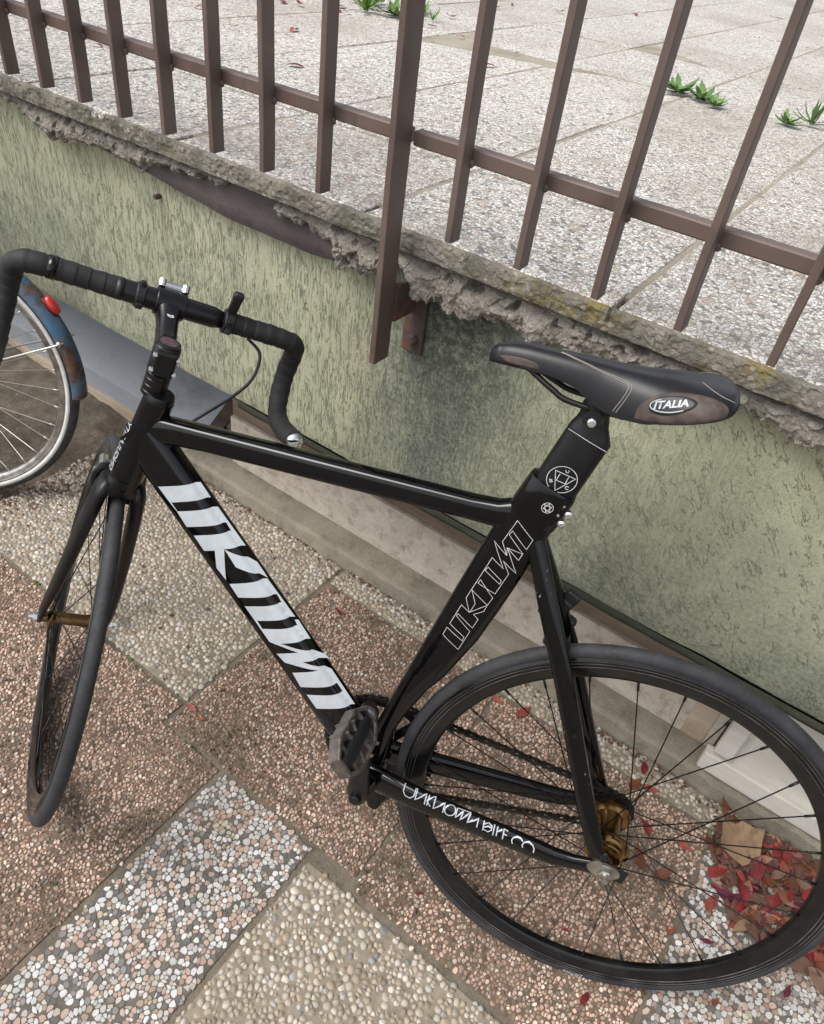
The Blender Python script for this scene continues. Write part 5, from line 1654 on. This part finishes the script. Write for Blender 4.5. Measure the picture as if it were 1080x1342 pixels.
LM = {}
def get_leaf(col, k):
    if (col, k) not in LM:
        r = random.Random(hash(col) % 1000 if False else sum(map(ord, col)) + k)
        LM[(col, k)] = leaf_mesh('fallen_leaf', r.uniform(.050, .066), r.uniform(.020, .027), M_LEAF[col], r.uniform(-.5, .8), r.uniform(-.1, .5), k)
    return LM[(col, k)]


def put_leaf(col, k, x, y, z, rz, sc=1.0, rx=0.0, ry=0.0, label=None, group=None, me=None):
    o = link('fallen_leaf', me or get_leaf(col, k), label=label, cat='leaf', group=group, loc=(x, y, z), rot=(rx, ry, rz))
    o.scale = (sc, sc, sc)
    return o


r = random.Random(5)
POLY = [(0.205, 1.050), (0.30, 1.075), (0.44, 1.078), (0.52, 1.06), (0.53, 0.93), (0.455, 0.90), (0.37, 0.860), (0.29, 0.865), (0.235, 0.95)]
def inside(x, y):
    c = False
    for i in range(len(POLY)):
        (x1, y1), (x2, y2) = POLY[i], POLY[i - 1]
        if (y1 > y) != (y2 > y) and x < (x2 - x1) * (y - y1) / (y2 - y1) + x1:
            c = not c
    return c
WORD = {'crimson': 'crimson', 'red': 'light red', 'orange': 'orange', 'rust': 'rust brown', 'brown': 'dull brown', 'tan': 'tan', 'plum': 'dark plum'}
def zone(x, y):
    if y > 1.025:
        return 'in the part of the heap touching the kerb'
    if x < .30:
        return 'at the left end of the heap by the kerb'
    if y < .915:
        return 'at the front of the heap beside the rear tyre'
    return 'left of centre in the leaf heap' if x < .385 else 'right of centre in the leaf heap'
cnt = 0
while cnt < 222:
    x, y = r.uniform(.19, .54), r.uniform(.84, 1.08)
    if not inside(x, y) or (x < .31 and y < .93 and r.random() < .6):
        continue
    col = r.choices(['crimson', 'red', 'orange', 'rust', 'brown', 'plum', 'tan'], [30, 14, 12, 32, 26, 12, 4])[0]
    d = min(1, max(0, 1 - math.hypot((x - .39) / .16, (y - .97) / .11)))
    z = .006 + d * r.uniform(0, .030)
    put_leaf(col, r.randint(0, 3), x, y, z, r.uniform(0, 6.28), r.uniform(.50, .95), r.uniform(-.6, .6), r.uniform(-.5, .5),
             label=WORD[col] + ' fallen leaf ' + zone(x, y), group=WORD[col] + ' leaves ' + zone(x, y))
    cnt += 1
big = leaf_mesh('fallen_leaf', .098, .082, M_LEAF['tan'], .5, .25, 3, True)
put_leaf('tan', 0, .262, 1.012, .022, .9, 1.0, .25, -.1, label='large pale tan curled leaf at the upper left of the leaf heap', me=big)
big2 = leaf_mesh('fallen_leaf', .12, .075, M_LEAF['tan'], .7, .4, 8, True)
put_leaf('tan', 0, .440, 1.03, .030, -.9, 1.0, -.5, .1, label='large brown wrinkled leaf against the wheel rim on the right of the heap', me=big2)
put_leaf('rust', 1, .237, 1.060, .012, 2.6, 1.25, .1, .1, label='long rust coloured leaf at the upper left tip of the leaf heap')
put_leaf('tan', 2, .318, .868, .014, 1.2, .9, .2, .1, label='round tan leaf at the lower left end of the leaf heap')
put_leaf('crimson', 2, .295, .925, .018, 2.2, 1.2, .3, 0, label='upright crimson leaf on the near left side of the leaf heap')
for (x, y, col, rz, sc) in [(.425, .868, 'brown', .5, 1.3), (.455, .885, 'rust', 1.2, 1.0), (.465, .855, 'brown', -.3, 1.35), (.44, .90, 'crimson', 2.0, .8), (.49, .91, 'rust', .2, 1.0), (.50, .87, 'orange', 1.7, .9), (.52, .84, 'brown', 2.4, 1.1)]:
    put_leaf(col, 1, x, y, .010, rz, sc, .2, .1, label=WORD[col] + ' fallen leaf outside the rear tyre at the right edge', group=WORD[col] + ' leaves outside the tyre')
SINGLE = [(-.214, 1.002, 'red', 1.4, .85, 'light red leaf seen through the spokes just left of the seat stay'), (-.273, .991, 'red', .3, .5, 'small red leaf on pink paving seen through the upper left spokes'),
          (.054, 1.050, 'crimson', 1.9, .75, 'upright crimson leaf on the pebble strip by the kerb above the hub'), (.052, 1.000, 'rust', 1.4, .8, 'rust red leaf just above the rear hub flange'), (.085, 1.015, 'red', .4, .6, 'small red leaf right of the rear hub near the kerb'),
          (.105, .930, 'crimson', 2.5, .8, 'curled crimson leaf on pink paving right of the rear hub'), (.118, .862, 'rust', 2.2, 1.0, 'rust leaf touching the gold hub on its right side'), (.165, .860, 'rust', 1.3, .85, 'upright rust leaf alone on pink paving right of the axle nut'),
          (.181, .943, 'red', .2, .6, 'small light red leaf left of the leaf heap'), (.132, .585, 'crimson', 1.6, .55, 'small pinkish crimson leaf below the rear tyre'), (-.767, .553, 'red', .2, .45, 'tiny red leaf on the joint left of the down tube'), (-.738, .548, 'orange', .1, .4, 'tiny orange leaf on the joint left of the down tube'),
          (-.703, .958, 'crimson', .1, .6, 'small crimson leaf on pink paving right of the down tube'), (-.18, .549, 'crimson', .8, .3, 'tiny crimson scrap left of the rear tyre'), (.214, .777, 'red', 1.2, .35, 'tiny red scrap on the joint inside the rear wheel'), (.273, .802, 'plum', .6, .45, 'small plum leaf on the marble chip tile inside the wheel'),
          (.413, .813, 'plum', 1.5, .55, 'thin dark plum leaf on marble chips below the tyre at right'), (.314, .717, 'rust', 1.3, .4, 'small rust scrap on marble chips under the rear tyre'), (.06, .66, 'crimson', .4, .25, 'tiny pink scrap inside the lower rear wheel'), (.258, .871, 'red', 1.5, .8, 'light red leaf on marble chips left of the heap')]
for x, y, col, rz, sc, lab in SINGLE:
    put_leaf(col, 2, x, y, .007, rz, sc, .15, .1, label=lab)
TL = [(-1.83, 1.87, 'crimson', .3, 1.2), (-2.02, 1.81, 'red', 1.0, .8), (-1.69, 1.20, 'crimson', .2, .4), (-1.98, 2.52, 'crimson', .5, 1.2), (-1.76, 3.13, 'rust', .7, 1.0), (-1.67, 2.66, 'rust', 1.1, .9), (-1.89, 2.28, 'crimson', .1, .9), (-1.93, 2.36, 'crimson', 1.4, 1.0), (-1.70, 2.44, 'crimson', .8, 1.0), (-1.95, 2.62, 'rust', 2.1, 1.0), (-1.85, 2.75, 'rust', .2, 1.0), (-2.05, 2.2, 'crimson', 2.4, .9), (-1.55, 2.2, 'orange', .3, .7), (-1.2, 2.3, 'rust', .9, .5), (-1.6, 3.4, 'rust', 2.9, .9), (-1.45, 3.9, 'crimson', 1.9, .9)]
r2 = random.Random(21)
for _ in range(26):
    yy = r2.uniform(1.5, 3.6)
    TL.append((-.62 * yy - .75 + abs(r2.gauss(0, .35)) + .25 * (yy - 1.5) * .3, yy, r2.choice(['crimson', 'rust', 'brown', 'red']), r2.uniform(0, 6), r2.uniform(.4, .9)))
for x, y, col, rz, sc in TL:
    put_leaf(col, 0, x, y, 1.008, rz, sc, .1, .1, label=WORD[col] + ' leaf lying on the terrace behind the railing', group=WORD[col] + ' leaves on the terrace')


def weed(x, y, z, n, ln, lab, seed, mat=M_WEED, wd=.3, lift=.5, group=None):
    p = link('weed_plant', None, label=lab, cat='weed', loc=(x, y, z), group=group)
    r = random.Random(seed)
    n, ln = int(n * 2.3), ln * .62
    mm = [leaf_mesh('leaf', ln, ln * wd, mat, .35, .35, seed + k, True) for k in range(3)]
    for i in range(n):
        a = 2 * math.pi * i / n * 2.618 + r.uniform(-.4, .4)
        l = r.uniform(.35, 1.35)
        e = r.uniform(.1, lift * 1.3)
        M = Rz(a) @ Ry(-e) @ T(Vector((ln * .5 * l, 0, .004)))
        o = link('leaf', mm[i % 3], p, mw=M @ Matrix.Diagonal((l, l, l, 1)))
    return p


weed(-.69, 2.33, 1.0, 13, .085, 'low green weed against a baluster on the terrace joint', 1)
weed(-.615, 2.31, 1.0, 12, .080, 'leafy green weed in the middle of the terrace joint right of the third baluster', 2)
weed(-.565, 2.27, 1.0, 9, .060, 'small green weed at the right end of the weed clump on the terrace', 3)
weed(-.375, 2.28, 1.0, 9, .075, 'flat green weed on the terrace beside the last tall baluster', 4)
weed(-.325, 2.34, 1.0, 8, .095, 'taller feathery green weed on the terrace at the right edge', 5, wd=.16, lift=1.1)
weed(-1.84, 2.38, 1.0, 16, .14, 'bright green grassy weed on the terrace left of the post', 6, M_GRASS, .14, 1.0)
weed(-1.74, 2.42, 1.0, 12, .11, 'dark green weed behind the post among red leaves', 7)
weed(-1.95, 2.55, 1.0, 12, .13, 'green weed at the top edge left of the post', 8, M_GRASS, .2, .9)
weed(-1.76, 2.60, 1.0, 12, .12, 'green weed at the top edge touching the post', 9, M_GRASS, .2, .9)
weed(-1.655, 2.52, 1.0, 10, .07, 'pale green grass tuft on the terrace right of the post', 10, M_GRASS, .12, 1.1)
weed(-1.30, .555, -.004, 7, .018, 'tiny green weed in the paving joint left of the front wheel', 11, M_GRASS, .3, .9)
weed(-.963, .553, -.004, 6, .013, 'tiny green sprout in the paving joint right of the front tyre', 12, M_GRASS, .3, .9)
weed(-.82, .557, -.004, 5, .010, 'tiny green sprout at the corner of the pale pebble tile', 13, M_GRASS, .3, .9)

# crumbs of dry leaf and grit along the soil edge and the kerb
g = G()
r = random.Random(9)
for i in range(1500):
    if i >= 900:
        x, y = r.uniform(.20, .54), r.uniform(.85, 1.08)
        if not inside(x, y):
            continue
        z = r.uniform(.004, .018)
    elif i < 480:
        y = r.uniform(.62, 1.12)
        x, z = -1.60 + .05 * math.sin(y * 9) + r.gauss(0, .05) - .12 * max(0, y - .85), .003
    elif i < 760:
        x, y, z = r.uniform(-1.45, .45), 1.078 - abs(r.gauss(0, .012)), .002
    else:
        x, y, z = r.uniform(-1.35, .2), r.uniform(.5, 1.05), .004
    s_ = r.uniform(.002, .0075) * (2.2 if i >= 900 else 1)
    a = r.uniform(0, 6.28)
    c, d = math.cos(a) * s_, math.sin(a) * s_
    h = r.uniform(0, .003)
    g.add([(x + c, y + d, z + h), (x - d * .5, y + c * .5, z), (x - c, y - d, z + r.uniform(0, .003)), (x + d * .5, y - c * .5, z)], [(0, 1, 2), (0, 2, 3)])
link('leaf_litter', g.mesh('leaf_litter', mat_leaf('dry_crumbs', (0.09, 0.045, 0.03), (0.13, 0.07, 0.05), .9)), kind='stuff')
